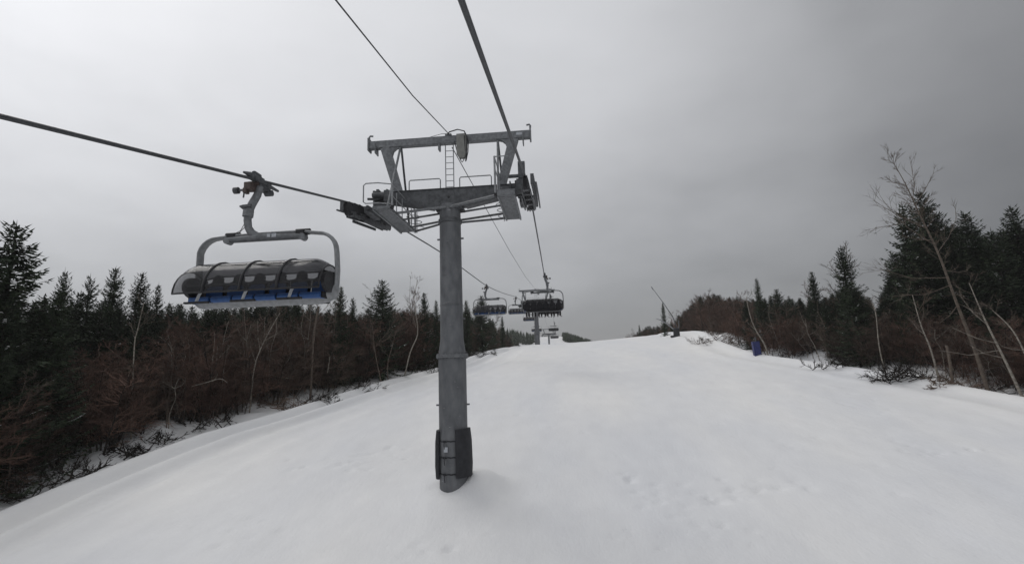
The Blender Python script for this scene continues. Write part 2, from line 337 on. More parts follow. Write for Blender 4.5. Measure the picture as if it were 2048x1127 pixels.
def thead(parent, H):
    """everything above the tube; local coordinates with z=0 at the crossarm top, moved up by H"""
    P = []
    def part(m, name, mat, par=None, bevel=0, sa=0):
        o = m.build(name, M[mat], par or parent, bevel=bevel)
        if par is None: o.location.z = H
        if sa: smooth_angle(o, sa)
        P.append(o); return o
    Y_ = lambda a, b_, t: (a, t, b_)
    m = MB(); prof = [(-3.5, 0), (-3.5, -.3), (-2.6, -.46), (-.75, -.84), (.75, -.84), (2.6, -.46), (3.5, -.3), (3.5, 0)]
    m.prism(prof, Y_, -.22, .22); m.prism([(-3.5, 0), (3.5, 0), (3.5, .03), (-3.5, .03)], Y_, -.27, .27)
    for s in (-1, 1):
        m.beam((s * 3.5, 0, -.325), (s * .75, 0, -.86), .04, .54)
    m.box((0, 0, -.92), (1.25, .8, .14))
    ca = part(m, 'crossarm', 'steel_dark', bevel=.01)
    m = MB(); m.prism([(-.42, -.8), (-.2, -.12), (.2, -.12), (.42, -.8)], Y_, -.26, -.22); part(m, 'centre_plate', 'steel_dark', ca)
    m = MB(); m.tube([(0, -.265, -.42), (0, -.262, -.42)], .06, 12, cap=True); part(m, 'hole_shade', 'rubber', ca)  # solid black disc painting the darkness of an opening; the plate is uncut
    # lifting gantry
    m = MB(); m.box((0, 0, 2.4), (7.5, .32, .34))
    for s in (-1, 1):
        m.box((s * 3.79, 0, 2.42), (.07, .42, .62)); m.box((s * 3.45, 0, 2.2), (.05, .44, .5)); m.tube([(s * 3.79, 0, 2.7), (s * 3.81, 0, 2.83), (s * 3.76, 0, 2.9), (s * 3.62, 0, 2.88)], .045, 6)
    m.box((-.45, 0, 2.1), (.08, .3, .34)); m.box((0, -.02, 2.62), (.3, .3, .1))
    tb = part(m, 'gantry_beam', 'galv', bevel=.012)
    m = MB(); m.box((3.3, -.163, 2.42), (.3, .006, .12)); part(m, 'sticker', 'decal', tb)
    for s in (-1, 1):
        m = MB(); m.beam((s * 3.02, 0, 2.24), (s * 2.38, 0, .03), .42, .3, w2=.36)
        pr = [(s * 2.85, 2.235), (s * 2.3, 2.235), (s * 2.5, 2.17), (s * 2.63, 2.05), (s * 2.69, 1.85), (s * 2.7, 1.6), (s * 2.8, 1.6)]
        m.prism(pr, Y_, -.12, .12)
        part(m, 'gantry_leg', 'galv')
        for yy in (-1, 1):
            m = MB(); m.tube([(s * 2.28, yy * .06, 2.25), ((2.42, -2.3)[s < 0], (-1.9, 1.5)[yy > 0], (-1.05, -1.42)[s < 0])], .05, 8); part(m, 'diagonal_strut', 'galv' if yy < 0 else 'steel_dark', sa=40)
    # catwalks (the left one sits lower)
    for s in (-1, 1):
        zc, xi, xo, y0, y1 = (-1.08, 2.42, 3.1, -2.0, 1.6) if s > 0 else (-1.45, -2.02, -2.72, -2.35, 1.5)
        m = MB(); xc = (xi + xo) / 2
        for x in (xi, xo): m.box((x, (y0 + y1) / 2, zc), (.07, y1 - y0, .13))
        nk = round((y1 - y0) / .19)
        for k in range(nk): m.box((xc, y0 + .1 + k * .19, zc - .01), (.64, .1, .03))
        m.box((xc, y0 - .02, zc + (.1 if s > 0 else .04)), (.74, .04, .26 if s > 0 else .12)); m.box((xi + s * -.1, y0, zc + .02), (.1, .14, .14), mi=1)
        cw = part(m, 'catwalk', 'galv'); cw.data.materials.append(M['rubber'])
        xp = xi - s * .1; topn = .62 if s > 0 else -.44
        m = MB(); m.tube([(xp, y0, zc), (xp, y0, topn)], .045, 8); m.tube([(xi, y1, zc), (xi, y1, zc + 1.1)], .03, 8)
        if s > 0:
            m.tube([(xp, y0, topn - .02), (2.9, y0, topn - .02)], .025, 6); m.tube([(xp, y0, topn), (xi, y1, zc + 1.1)], .022, 6); m.tube([(xp, y0, topn - .5), (xi, y1, zc + .6)], .022, 6)
        else:
            m.tube([(xp, y0, topn), (-2.5, y0 - .1, topn + .06), (-3.0, y0 - .1, topn + .06), (-3.1, y0 - .1, topn - .02), (-3.1, y0 - .1, topn - .72), (-3.0, y0 - .1, topn - .8), (-2.5, y0 - .1, topn - .8), (xp, y0, topn - .85)], .027, 6)
            m.tube([(xp, y0, topn), (xi, y1, zc + 1.05)], .022, 6); m.tube([(xp, y0, topn - .5), (xi, y1, zc + .6)], .022, 6)
        for y in (y0 + .9, y0 + 1.7, y1 - .7): m.tube([(xi, y, zc), (xi, y, zc + .95)], .022, 6)
        for y in (y1 - .75, y1 - .35, y1 + .1):          # hoops round the access ladder
            m.tube([(xi - s * (.1 + .3 * math.sin(q)), y - .3 * math.cos(q), zc + .25 + .35 * (y1 - y)) for q in [i * .5 for i in range(13)]], .02, 6)
        for dy in (-.2, .2): m.tube([(xi - s * .1, y1 - .3 + dy, zc - .1), (xi - s * .1, y1 - .3 + dy, zc + 1.3)], .02, 6)
        part(m, 'guard_rail', 'galv_light', cw, sa=40)
    # rails on the crossarm
    for s in (-1, 1):
        m = MB(); a, b_ = s * .45, s * 1.92
        m.tube([(a, .1, 0), (a, .1, .56), (a + s * .05, .1, .62), (b_ - s * .05, .1, .62), (b_, .1, .56), (b_, .1, 0)], .027, 6); m.tube([(a, .1, .12), (b_, .1, .12)], .02, 6)
        part(m, 'hand_rail', 'galv_light', sa=40)
    m = MB()
    for x in (-.17, .2): m.tube([(x, .0, .05), (x, .0, 2.24)], .024, 6)
    for k in range(7): m.tube([(-.17, 0, .15 + k * .29), (.2, 0, .15 + k * .29)], .017, 6)
    part(m, 'ladder', 'galv_light', sa=40)
    m = MB(); m.prism([(.42, 2.52), (.42, 1.55), (.56, 1.35), (.78, 1.35), (.86, 1.55), (.86, 2.52)], Y_, -.4, -.2); part(m, 'junction_box', 'box', bevel=.02)
    m = MB()
    m.tube([(-.1, -.1, 2.62), (.1, -.3, 2.68), (.5, -.44, 2.7), (.8, -.44, 2.6), (.93, -.42, 2.3), (.9, -.42, 1.7), (.84, -.42, 1.15)], .028, 6)
    m.tube([(.3, -.2, 2.25), (.45, -.3, 1.6), (.6, -.35, 1.25), (.66, -.35, 1.15), (.74, -.35, 1.25), (.82, -.38, 1.6), (.8, -.4, 2.4)], .022, 6)
    m.tube([(.86, -.41, 2.5), (.98, -.41, 2.1), (.95, -.41, 1.6), (.86, -.41, 1.2)], .024, 6)
    m.tube([(-.9, -.1, 2.58), (-.3, -.12, 2.7), (.0, -.12, 2.68)], .012, 6)
    part(m, 'cable_loop', 'rubber', sa=60)
    # braces
    for a, b_, mat, r_ in [((.1, -.5, -.95), (2.36, -1.9, -1.05), 'galv', .06), ((-.1, -.5, -.95), (-1.98, -1.5, -1.42), 'galv', .06),
                      ((.4, .1, -1.05), (2.4, -.7, -1.1), 'steel_dark', .045), ((-.4, .1, -1.05), (-1.98, -.6, -1.45), 'steel_dark', .045),
                      ((.42, .1, -1.42), (2.4, .5, -1.1), 'steel_dark', .05), ((-.42, .1, -1.42), (-1.98, .6, -1.47), 'steel_dark', .05),
                      ((.42, .2, -1.5), (2.4, 1.3, -1.1), 'steel_dark', .05), ((-.42, .2, -1.5), (-1.98, 1.35, -1.47), 'steel_dark', .05)]:
        m = MB(); m.tube([a, b_], r_, 8); part(m, 'brace', mat, sa=40)
    m = MB(); m.lathe([(.5, -1.6), (.53, -1.58), (.53, -1.42), (.5, -1.4)], n=32); part(m, 'brace_collar', 'steel_dark', sa=35)
    # sheave trains
    for s in (-1, 1):
        up = rope_z(22, s) - rope_z(22, -1)
        X = XROPE_L - XPOLE if s < 0 else XROPE_R - XPOLE
        rz = lambda y: rope_z(y + YT, s) - ZH
        ysv = [-2.8 + k * .54 for k in range(10)]
        m = MB()
        for k in range(0, 10, 2):
            y0, y1 = ysv[k], ysv[k + 1]
            for dx in (-.11, .11):
                m.beam((X + dx, y0 - .03, rz(y0) - .4), (X + dx, y1 + .03, rz(y1) - .4), .035, .08)
            m.box((X, (y0 + y1) / 2, rz((y0 + y1) / 2) - .47), (.3, .2, .16))
        for k in (0, 4):
            y0, y1 = (ysv[k] + ysv[k + 1]) / 2, (ysv[min(k + 4, 8)] + ysv[min(k + 4, 8) + 1]) / 2
            for dx in (-.17, .17): m.beam((X + dx, y0, rz(y0) - .54), (X + dx, y1, rz(y1) - .54), .05, .13)
        y0, y1 = ysv[2], ysv[7]
        for dx in (-.24, .24): m.beam((X + dx, y0, rz(y0) - .68), (X + dx, y1, rz(y1) - .68), .06, .12)
        m.box((X - s * .3, -.1, -.5 + up * .4), (.4, .4, .62)); m.box((X - s * .5, -.6, -.3), (.12, .5, .5)); m.box((X - s * .32, -.6, -.3), (.1, .4, .42)); m.box((X - s * .4, -.6, -.12), (.3, .3, .06))
        m.tube([(X - s * .8, -.3, -.15), (X - s * .25, -.3, -.15)], .09, 8); m.box((X - s * .8, -.3, -.15), (.06, .35, .45))
        if s > 0:
            m.box((X - .22, -1.25, .22), (.3, .2, .75)); m.box((X - .25, -1.0, -.4), (.42, .6, .5)); m.box((X - .3, .6, -.55), (.3, .9, .35))
            m.tube([(X - .8, -1.2, -.0), (X - .2, -1.2, 0)], .08, 8)
        else:
            m.box((X + .42, -1.2, -1.3), (.3, 1.2, .22)); m.tube([(X + .45, -1.9, -1.22), (X + .45, -1.0, -1.14)], .1, 12); m.box((X + .6, -.5, -.85), (.4, .5, .4)); m.box((X + .5, .9, -.95), (.22, 1.0, .25)); m.beam((X + .35, -1.6, -.75), (X + .9, -.2, -.35), .06, .1); m.beam((X + .35, 1.4, -.75), (X + .9, .3, -.35), .06, .1)
            m.tube([(X + .3, -.9, -.35), (X + 1.0, -.9, -.35)], .12, 10); m.box((X + 1.0, -.85, -.45), (.25, .5, .5))
        st = part(m, 'sheave_train', 'steel_dark', bevel=.008)
        for y in ysv:
            z = rz(y) - .265
            w = MB(); w.lathe([(.05, -.095), (.22, -.095), (.29, -.085), (.29, -.055), (.24, -.03), (.24, .03), (.29, .055), (.29, .085), (.22, .095), (.05, .095)], (X, y, z), 20, axis='x')
            part(w, 'sheave_wheel', 'rubber', st, sa=40)
        m = MB()
        for k in range(9): m.beam((X + s * .27, ysv[k], rz(ysv[k]) - .3), (X + s * .27, ysv[k + 1], rz(ysv[k + 1]) - .3), .06, .1)
        for y in ysv:   # rope catcher fingers on the outer side
            z = rz(y); m.prism([(y - .02, z - .35), (y + .12, z - .3), (y + .1, z + .06), (y + .0, z + .1)], lambda a, b_, t: (t, a, b_), X + s * .2, X + s * .34)
        part(m, 'rope_catcher', 'steel_dark', st)
        m = MB(); m.tube([(X + s * .42, -2.9, rz(-2.9) - .3), (X + s * .42, 0, rz(0) - .3), (X + s * .42, 2.4, rz(2.4) - .3)], .04, 6); part(m, 'guard_bar', 'steel_dark', st)
    return P
Hs = ZH + 5.08
gz1 = ZH - Hs
T1 = empty('lift_tower', (XPOLE, YT, gz1), 'nearest and tallest grey steel lift tower, with black pads strapped round its foot', 'lift tower', 'towers of the chairlift')
pole1 = tower_pole(T1, Hs)
head_parts = thead(T1, Hs)
top_head = [o for o in T1.children if o is not pole1]
# pads and straps
def pad(a0, a1, z0, z1, flare):
    m = MB(); n = 12; vs = []; ring = []
    for i in range(n + 1):
        t = i / n; a = R(a0 + (a1 - a0) * t); e = .10 * min(1, 8 * t * (1 - t) + .25)
        ring.append((a, e))
    K = 5
    for k in range(K):
        q = k / (K - 1); z = z1 + (z0 - z1) * q; f = flare * q
        th = 1 if 0 < k < K - 1 else .6
        for a, e in ring: vs.append(((.615 + f) * math.cos(a), (.615 + f) * math.sin(a), z))
        for a, e in reversed(ring): vs.append(((.66 + e * th + f) * math.cos(a), (.66 + e * th + f) * math.sin(a), z))
    L_ = 2 * (n + 1); fs = []
    for k in range(K - 1):
        for j in range(L_): fs.append((k * L_ + j, (k + 1) * L_ + j, (k + 1) * L_ + (j + 1) % L_, k * L_ + (j + 1) % L_))
    fs += [tuple(range(L_)), tuple((K - 1) * L_ + j for j in range(L_ - 1, -1, -1))]
    m._add(vs, fs); o = m.build('foot_pad', M['pad'], T1); smooth_angle(o, 50)
zp0, zp1 = -4.5 - gz1, -2.52 - gz1
pad(-72, 22, zp0 + .08, zp1, .05); pad(-226, -143, zp0, zp1 - .06, .03)
for z in (-2.98, -3.62, -4.28):
    m = MB(); zz = z - gz1
    m.tube([(.62 * math.cos(R(a)), .62 * math.sin(R(a)), zz + .012 * math.sin(a * .3)) for a in range(-150, -60, 6)], .026, 6)
    m.tube([(-.26, -.6, zz), (-.28, -.62, zz - .12), (-.25, -.63, zz - .3)], .018, 5); m.box((-.27, -.62, zz), (.1, .05, .08))
    m.build('strap', M['pad'], T1)
m = MB(); m.box((-.2, -.63, -3.3 - gz1), (.16, .01, .2)); m.build('sticker', M['decal'], T1)

def far_tower(X, Y, zh, label):
    g = base_z(X, Y) if Y > 100 else ground_z(X, Y)
    H = zh - g
    e = empty('lift_tower', (X, Y, g), label, 'lift tower', 'towers of the chairlift')
    tower_pole(e, H)
    for o in top_head:
        if o.name.startswith(('foot_pad', 'strap')): continue
        c = copy_tree(o, e); c.location.z = H
    return e
far_tower(XPOLE, 118, 14.75, 'grey lift tower standing behind the chair of riders, its foot at the snow crest')
far_tower(XPOLE, 285, 16.9, 'smallest and farthest lift tower, below the snow patch between the dark woods')

# ---------------------------------------------------------------- chair  (local: origin on the rope, front = -y, outer side = -x)
SC = 1.055; CX = .26       # size of the chairs; the seat row hangs a little inward of the rope
def make_chair():
    e = empty('chairlift_chair', (0, 0, 0), 'x', 'chairlift chair', 'bubble chairs hanging from the haul ropes')
    e.scale = (SC,) * 3
    W = 1.88
    # grip
    m = MB()
    m.tube([(0, -.5, 0), (0, .55, 0)], .05, 10); m.box((-.02, 0, .02), (.16, .42, .16)); m.tube([(-.05, -.12, .14), (-.05, .12, .14)], .08, 10)
    m.tube([(0, -.62, -.02), (0, -.35, .03)], [.03, .065], 8); m.tube([(.02, .4, .0), (.02, .95, .02)], [.06, .035], 8)
    m.box((-.06, .3, -.12), (.2, .5, .12)); m.tube([(-.08, .5, -.2), (.12, .5, -.2)], .085, 12); m.box((-.02, .2, .06), (.1, .8, .05))
    g = m.build('grip', M['steel_dark'], e); smooth_angle(g, 40)
    m = MB(); m.box((-.17, -.05, -.2), (.2, .3, .2)); m.box((-.24, -.12, -.33), (.1, .18, .14)); m.box((-.13, .02, -.08), (.28, .12, .1)); m.build('grip_jaw', M['red'], g, bevel=.02)
    m = MB(); m.tube([(-.2, -.1, -.28), (-.48, -.12, -.3)], .03, 8); m.tube([(-.45, -.12, -.3), (-.57, -.12, -.3)], .09, 12); m.tube([(-.3, -.1, -.3), (-.32, -.1, -.5)], .02, 6)
    smooth_angle(m.build('guide_roller', M['steel_dark'], g), 40)
    m = MB(); m.tube([(-.46, -.02, -.7), (-.36, -.02, -.73), (-.12, -.02, -.72)], [.02, .07, .07], 6); smooth_angle(m.build('lock_lever', M['steel_dark'], g), 40)
    # hanger arm
    pts = [(-.02, .12, -.14), (-.06, .1, -.38), (-.17, .05, -.65), (-.23, .0, -.9), (-.235, 0, -1.1), (-.2, 0, -1.3), (-.12, .02, -1.44), (.02, .05, -1.55)]
    m = MB(); m.tube(pts, [.1, .11, .115, .11, .105, .1, .11, .13], 12, flat=(1, .8)); m.tube([(-.22, 0, -.82), (-.235, 0, -1.0)], .135, 12)
    h = smooth_angle(m.build('hanger_arm', M['galv'], e), 50)
    m = MB(); m.tube([(-.3, 0, -1.15), (-.45, .05, -1.35), (-.75, .1, -1.46)], .009, 5); m.tube([(-.28, 0, -1.25), (-.5, .05, -1.42), (-.85, .1, -1.48)], .009, 5); m.build('lead', M['rubber'], h)
    # suspension bar
    m = MB(); m.tube([(-1.05, 0, -1.63), (-.98, 0, -1.61), (0, .02, -1.58), (.95, 0, -1.61), (1.02, 0, -1.63)], [.05, .085, .11, .085, .05], 10, flat=(.7, 1))
    m.box((0, .02, -1.53), (.45, .1, .14))
    for s in (-1, 1): m.tube([(s * 1.02, -.06, -1.62), (s * 1.02, .14, -1.62)], .09, 12)
    sb = smooth_angle(m.build('suspension_bar', M['galv'], e), 50)
    m = MB(); m.box((.16, -.095, -1.56), (.09, .006, .09)); m.box((.3, -.093, -1.56), (.12, .006, .1)); m.build('number_plate', M['decal'], sb)
    # hoop
    hp = []
    HT, HB = -1.47, -3.36
    hoop = [(-W + .0, .2, -3.0), (-W - .02, .2, -2.5), (-W, .18, -2.05)]
    for i in range(1, 7): a = R(i * 15); hoop.append((-W + .5 - .5 * math.cos(a), .16, -2.0 + .5 * math.sin(a)))
    hoop += [(-.9, .15, HT - .0), (0, .15, HT + .02), (.9, .15, HT + .02)]
    right = [(-x, y, z) for x, y, z in hoop[:9]][::-1]
    full = hoop + right
    m = MB(); m.tube(full, .062, 12, flat=(.75, 2.2))
    ho = smooth_angle(m.build('hoop', M['galv_light'], e), 60)
    for s in (-1, 1):
        m = MB(); m.tube([(s * .78, .15, HT + .02), (s * 1.15, .15, HT + .02)], [.085, .085], 10); m.box((s * .95, .1, HT - .04), (.22, .22, .14)); smooth_angle(m.build('rubber_mount', M['rubber'], ho), 50)
    # bottom frame: a pale band curling up at both ends into the hoop
    m = MB(); pr = []
    fr = [(-W - .01, .2, -2.95), (-W + .02, .14, -3.13), (-W + .14, 0, -3.23), (-W + .35, -.1, -3.28), (-W + .6, -.15, -3.3)]
    fr = fr + [(-x, y, z) for x, y, z in fr[::-1]]
    m.tube(fr, [.07, .09, .09, .09, .08, .08, .09, .09, .09, .07], 10, flat=(.8, 1.9))
    sf = smooth_angle(m.build('seat_frame', M['galv_light'], e), 60)
    m = MB(); m.box((0, .12, -3.32), (2.9, .5, .06)); m.tube([(-1.6, .42, -3.3), (1.6, .42, -3.3)], .04, 8); smooth_angle(m.build('under_seat_plate', M['shell'], sf), 40)
    # seats
    for k in range(6):
        x = -1.45 + k * .58
        m = MB(); m.prism([(-.36, -3.28), (-.4, -3.2), (-.36, -3.13), (.1, -3.17), (.2, -3.2), (.2, -3.28)], lambda a, b_, t: (t, a, b_), x - .265, x + .265)
        m.build('seat', M['blue'], e, bevel=.02)
        m = MB(); prof = [(-.27, 0), (.27, 0), (.27, .5), (.22, .56), (.14, .6), (.14, .68), (.09, .77), (0, .8), (-.09, .77), (-.14, .68), (-.14, .6), (-.22, .56), (-.27, .5)]
        m.prism(prof, lambda a, b_, t: (x + a, .2 + t + b_ * .16, -3.24 + b_), 0, .09)
        b = m.build('backrest', M['shell'], e, bevel=.015)
        m = MB(); m.prism([(-.22, .04), (.22, .04), (.22, .42), (.16, .47), (-.16, .47), (-.22, .42)], lambda a, b_, t: (x + a, .2 + t + b_ * .16, -3.24 + b_), -.045, -.002)
        m.build('back_cushion', M['blue'], b, bevel=.01)
    m = MB()
    for k in range(7):
        m = MB(); m.box((-1.74 + k * .58, -.08, -3.2), (.035, .5, .16)); m.build('seat_divider', M['shell'], e, bevel=.006)
    # bubble
    BZ = -.17
    prof = [(y_ if y_ > -.5 else y_ * 1.02, z_ + BZ) for y_, z_ in [(.43, -2.32), (.38, -2.22), (.26, -2.14), (.06, -2.08), (-.16, -2.08), (-.38, -2.14), (-.58, -2.26), (-.74, -2.42), (-.86, -2.6), (-.93, -2.8), (-.95, -2.95)]]
    def shell(th):
        c = Vector((-.15, -2.9)); out = []
        for y, z in prof:
            d = (Vector((y, z)) - c).normalized(); out.append((y - d.x * th, z - d.y * th))
        return out
    inn = shell(.02); WB = 1.86; n = len(prof)
    m = MB(); xsb = [-WB, -WB + .05, -WB + .12, -WB + .22, -WB + .34] + [-1.4 + i * .35 for i in range(9)] + [WB - .34, WB - .22, WB - .12, WB - .05, WB]
    def sc(x):
        d = WB - abs(x); return 1 - .26 * (1 - min(1, d / .42)) ** 2
    rows = []
    for x in xsb:
        k = sc(x); rows.append([(x, -.15 + (y + .15) * k, -3.0 + (z + 3.0) * k) for y, z in prof])
    vs = [p for r_ in rows for p in r_]; o_ = len(vs)
    vs += [(x * .995, -.15 + (y + .15) * .975, -3.0 + (z + 3.0) * .975) for r_ in rows for x, y, z in r_]
    fs = []; NR = len(rows)
    for i in range(NR - 1):
        for j in range(n - 1):
            a = i * n + j; fs.append((a, a + 1, a + n + 1, a + n)); fs.append((o_ + a, o_ + a + n, o_ + a + n + 1, o_ + a + 1))
    for j in range(n - 1): fs += [(j, o_ + j, o_ + j + 1, j + 1), ((NR - 1) * n + j, (NR - 1) * n + j + 1, o_ + (NR - 1) * n + j + 1, o_ + (NR - 1) * n + j)]
    for i in range(NR - 1): fs += [(i * n, (i + 1) * n, o_ + (i + 1) * n, o_ + i * n), (i * n + n - 1, o_ + i * n + n - 1, o_ + (i + 1) * n + n - 1, (i + 1) * n + n - 1)]
    m._add(vs, fs)
    bub = m.build('bubble', M['glass'], e, smooth=True)
    smooth_angle(bub, 50)
    for x in (-.93, 0, .93):
        m = MB(); m.tube([(x, y * 1.01 , z + .012) for y, z in prof[2:]], .022, 6, flat=(1.6, .8)); m.build('rib', M['rubber'], bub, smooth=True)
    m = MB()
    for z_i in (0, -1): m.tube([(x, -.15 + (prof[z_i][0] + .15) * sc(x), -3.0 + (prof[z_i][1] + 3.0) * sc(x)) for x in xsb], .022, 6)
    m.tube([(x, .2, -2.25) for x in (-1.45, 0, 1.45)], .022, 6)
    for s in (-1, 1): m.tube([(s * WB, -.15 + (y + .15) * .74, -3.0 + (z + 3.0) * .74) for y, z in prof], .02, 6)
    m.build('bubble_edge', M['rubber'], bub, smooth=True)
    for s in (-1, 1):   # side cheeks; the dark disc stands for the shaded open bubble end and pivot
        m = MB(); m.prism([(-.1 + .36 * math.cos(t), -2.86 + .27 * math.sin(t)) for t in [i * math.pi / 10 for i in range(20)]], lambda a, b_, t: (t, a, b_), s * (WB - .1), s * (WB + .0))
        m.prism([(.0, -3.1), (.35, -3.1), (.42, -2.6), (.2, -2.55)], lambda a, b_, t: (t, a, b_), s * (WB - .08), s * (WB - .03))
        m.build('pivot_shade_cheek', M['rubber'], e, bevel=.01)
    # safety bar with three foot rests
    m = MB(); m.tube([(-1.72, .1, -2.72), (-1.68, -.5, -2.86), (-1.5, -.6, -2.88), (1.5, -.6, -2.88), (1.68, -.5, -2.86), (1.72, .1, -2.72)], .026, 8)
    bar = smooth_angle(m.build('safety_bar', M['rubber'], e), 60)
    for x in (-1.2, -.02, 1.15):
        m = MB(); m.tube([(x, -.64, -3.06), (x - .02, -.68, -3.16), (x - .04, -.72, -3.3)], .036, 8); f = smooth_angle(m.build('foot_rest_post', M['white_bar'], bar), 60)
        m = MB(); m.box((x - .02, -.74, -3.33), (.62, .09, .05)); m.build('foot_rest', M['rubber'], f, bevel=.01)
    def shift(o):
        for v in o.data.vertices: v.co.x += CX
        for c in o.children: shift(c)
    for c in e.children:
        if not c.name.startswith(('grip', 'hanger_arm')): shift(c)
    return e
proto = make_chair(); first = True
chairs = {}
def place_chair(side, Y, label, swing=0):
    global first
    o = proto if first else copy_tree(proto); first = False
    X = XROPE_L if side < 0 else XROPE_R
    o.location = (X, Y, rope_z(Y, side)); o['label'] = label
    if side > 0: o.rotation_euler.z = math.pi      # riders face uphill
    o.rotation_euler.y = R(swing)
    return o
place_chair(-1, 13.0, 'closest empty bubble chair, blue seats showing, hanging large above the left forest')
place_chair(-1, 60.5, 'empty bubble chair in front of a dark bushy spruce, just right of the tall mast')
place_chair(-1, 106, 'small empty bubble chair half hidden behind the left side of the riders\' chair')
place_chair(-1, 153, 'tiny bubble chair peeking out below the left corner of the riders\' chair')
place_chair(-1, 201, 'tiny distant bubble chair just left of the second mast')
rc = place_chair(1, 49.5, 'bubble chair full of riders, seen from behind with boots and skis hanging below')
place_chair(1, 96, 'bubble chair directly hidden behind the chair of riders')
place_chair(1, 205, 'distant bubble chair just right of the second mast, under the riders\' skis')
place_chair(1, 250, 'farthest bubble chair, a dot above the snow patch right of the second mast')

# ---------------------------------------------------------------- riders
def skin_obj(name, verts, edges, radii, mat, parent, sub=1):
    me = bpy.data.meshes.new(name); me.from_pydata(verts, edges, []); me.materials.append(mat)
    o = bpy.data.objects.new(name, me); COL.objects.link(o); o.parent = parent
    md = o.modifiers.new('skin', 'SKIN'); md.use_smooth_shade = True
    sv = me.skin_vertices[0].data
    for i, r_ in enumerate(radii): sv[i].radius = (r_, r_) if not isinstance(r_, tuple) else r_
    sv[0].use_root = True
    s = o.modifiers.new('sub', 'SUBSURF'); s.levels = s.render_levels = sub
    return o
def rider(loc, label, jk, lean, kick):
    e = empty('person', loc, label, 'person', 'riders on the chair')
    V = [(0, 0, .1), (0, .0, .3), (0, .02 + lean, .52), (0, .04 + lean, .62), (0, .06 + lean, .72), (0, .07 + lean, .83)]; E = [(0, 1), (1, 2), (2, 3), (3, 4), (4, 5)]
    Rr = [(.16, .13), (.15, .12), (.17, .12), .065, .09, .085]
    for s in (-1, 1):
        b = len(V); V += [(s * .1, .12, .1), (s * .11, .46, .08), (s * .12, .5 + kick * .5, -.12), (s * .12, .5 + kick, -.38), (s * .12, .54 + kick, -.48), (s * .12, .7 + kick, -.5)]
        Rr += [.12, .1, .09, .08, .09, .07]; E += [(0, b), (b, b + 1), (b + 1, b + 2), (b + 2, b + 3), (b + 3, b + 4), (b + 4, b + 5)]
    body = skin_obj('body', V, E, Rr, M['pants'], e)
    V = [(0, .0, .22), (0, .02 + lean, .42), (0, .03 + lean, .56)]; E = [(0, 1), (1, 2)]; Rr = [(.22, .17), (.24, .17), (.14, .12)]
    for s in (-1, 1):
        b = len(V); V += [(s * .2, .03 + lean, .53), (s * .25, .1, .32), (s * .2, .36, .26), (s * .19, .43, .26)]; Rr += [.075, .062, .05, .04]
        E += [(1, b), (b, b + 1), (b + 1, b + 2), (b + 2, b + 3)]
        for q in range(4):
            V.append((s * (.215 - q * .018), .52 - (.015 if q in (0, 3) else 0), .24)); Rr.append(.011); E.append((b + 3, len(V) - 1))
        V.append((s * .15, .46, .27)); Rr.append(.012); E.append((b + 3, len(V) - 1))
    skin_obj('jacket', V, E, Rr, jk, body)
    m = MB(); c = (0, .07 + lean, .8)
    m.lathe([(.1, -.06), (.125, .0), (.13, .06), (.115, .11), (.08, .145), (.03, .16)], c, 14)
    smooth_angle(m.build('helmet', M['helmet'], body), 60)
    for s in (-1, 1):
        m = MB(); y = .5 + kick
        sw = random.uniform(-.12, .12); m.tube([(s * .12 - sw, y - .6, -.72), (s * .12 - sw * .5, y - .3, -.65), (s * .12 + sw * .6, y + .5, -.49), (s * .12 + sw, y + .85, -.4), (s * .12 + sw * 1.1, y + 1.0, -.3)], .06, 6, flat=(1, .3))
        m.box((s * .12, y + .06, -.545), (.07, .34, .05)); m.build('ski', M['ski'], body)
    return e
ORD = ['leftmost', 'second from left', 'third from left', 'third from right', 'second from right', 'rightmost']
jks = ['jacket1', 'jacket2', 'jacket1', 'jacket3', 'jacket1', 'jacket2']
random.seed(11)
rz0 = rope_z(49.5, 1)
for k in range(6):
    x = XROPE_R + SC * (-CX - 1.45 + k * .58)
    rider((x, 49.5 - .02, rz0 - 3.2 * SC), '%s of the six riders on the chair, dark clothes and helmet, skis dangling' % ORD[k], M[jks[k]], random.uniform(-.03, .05), random.uniform(-.15, .12)).scale = (SC,) * 3

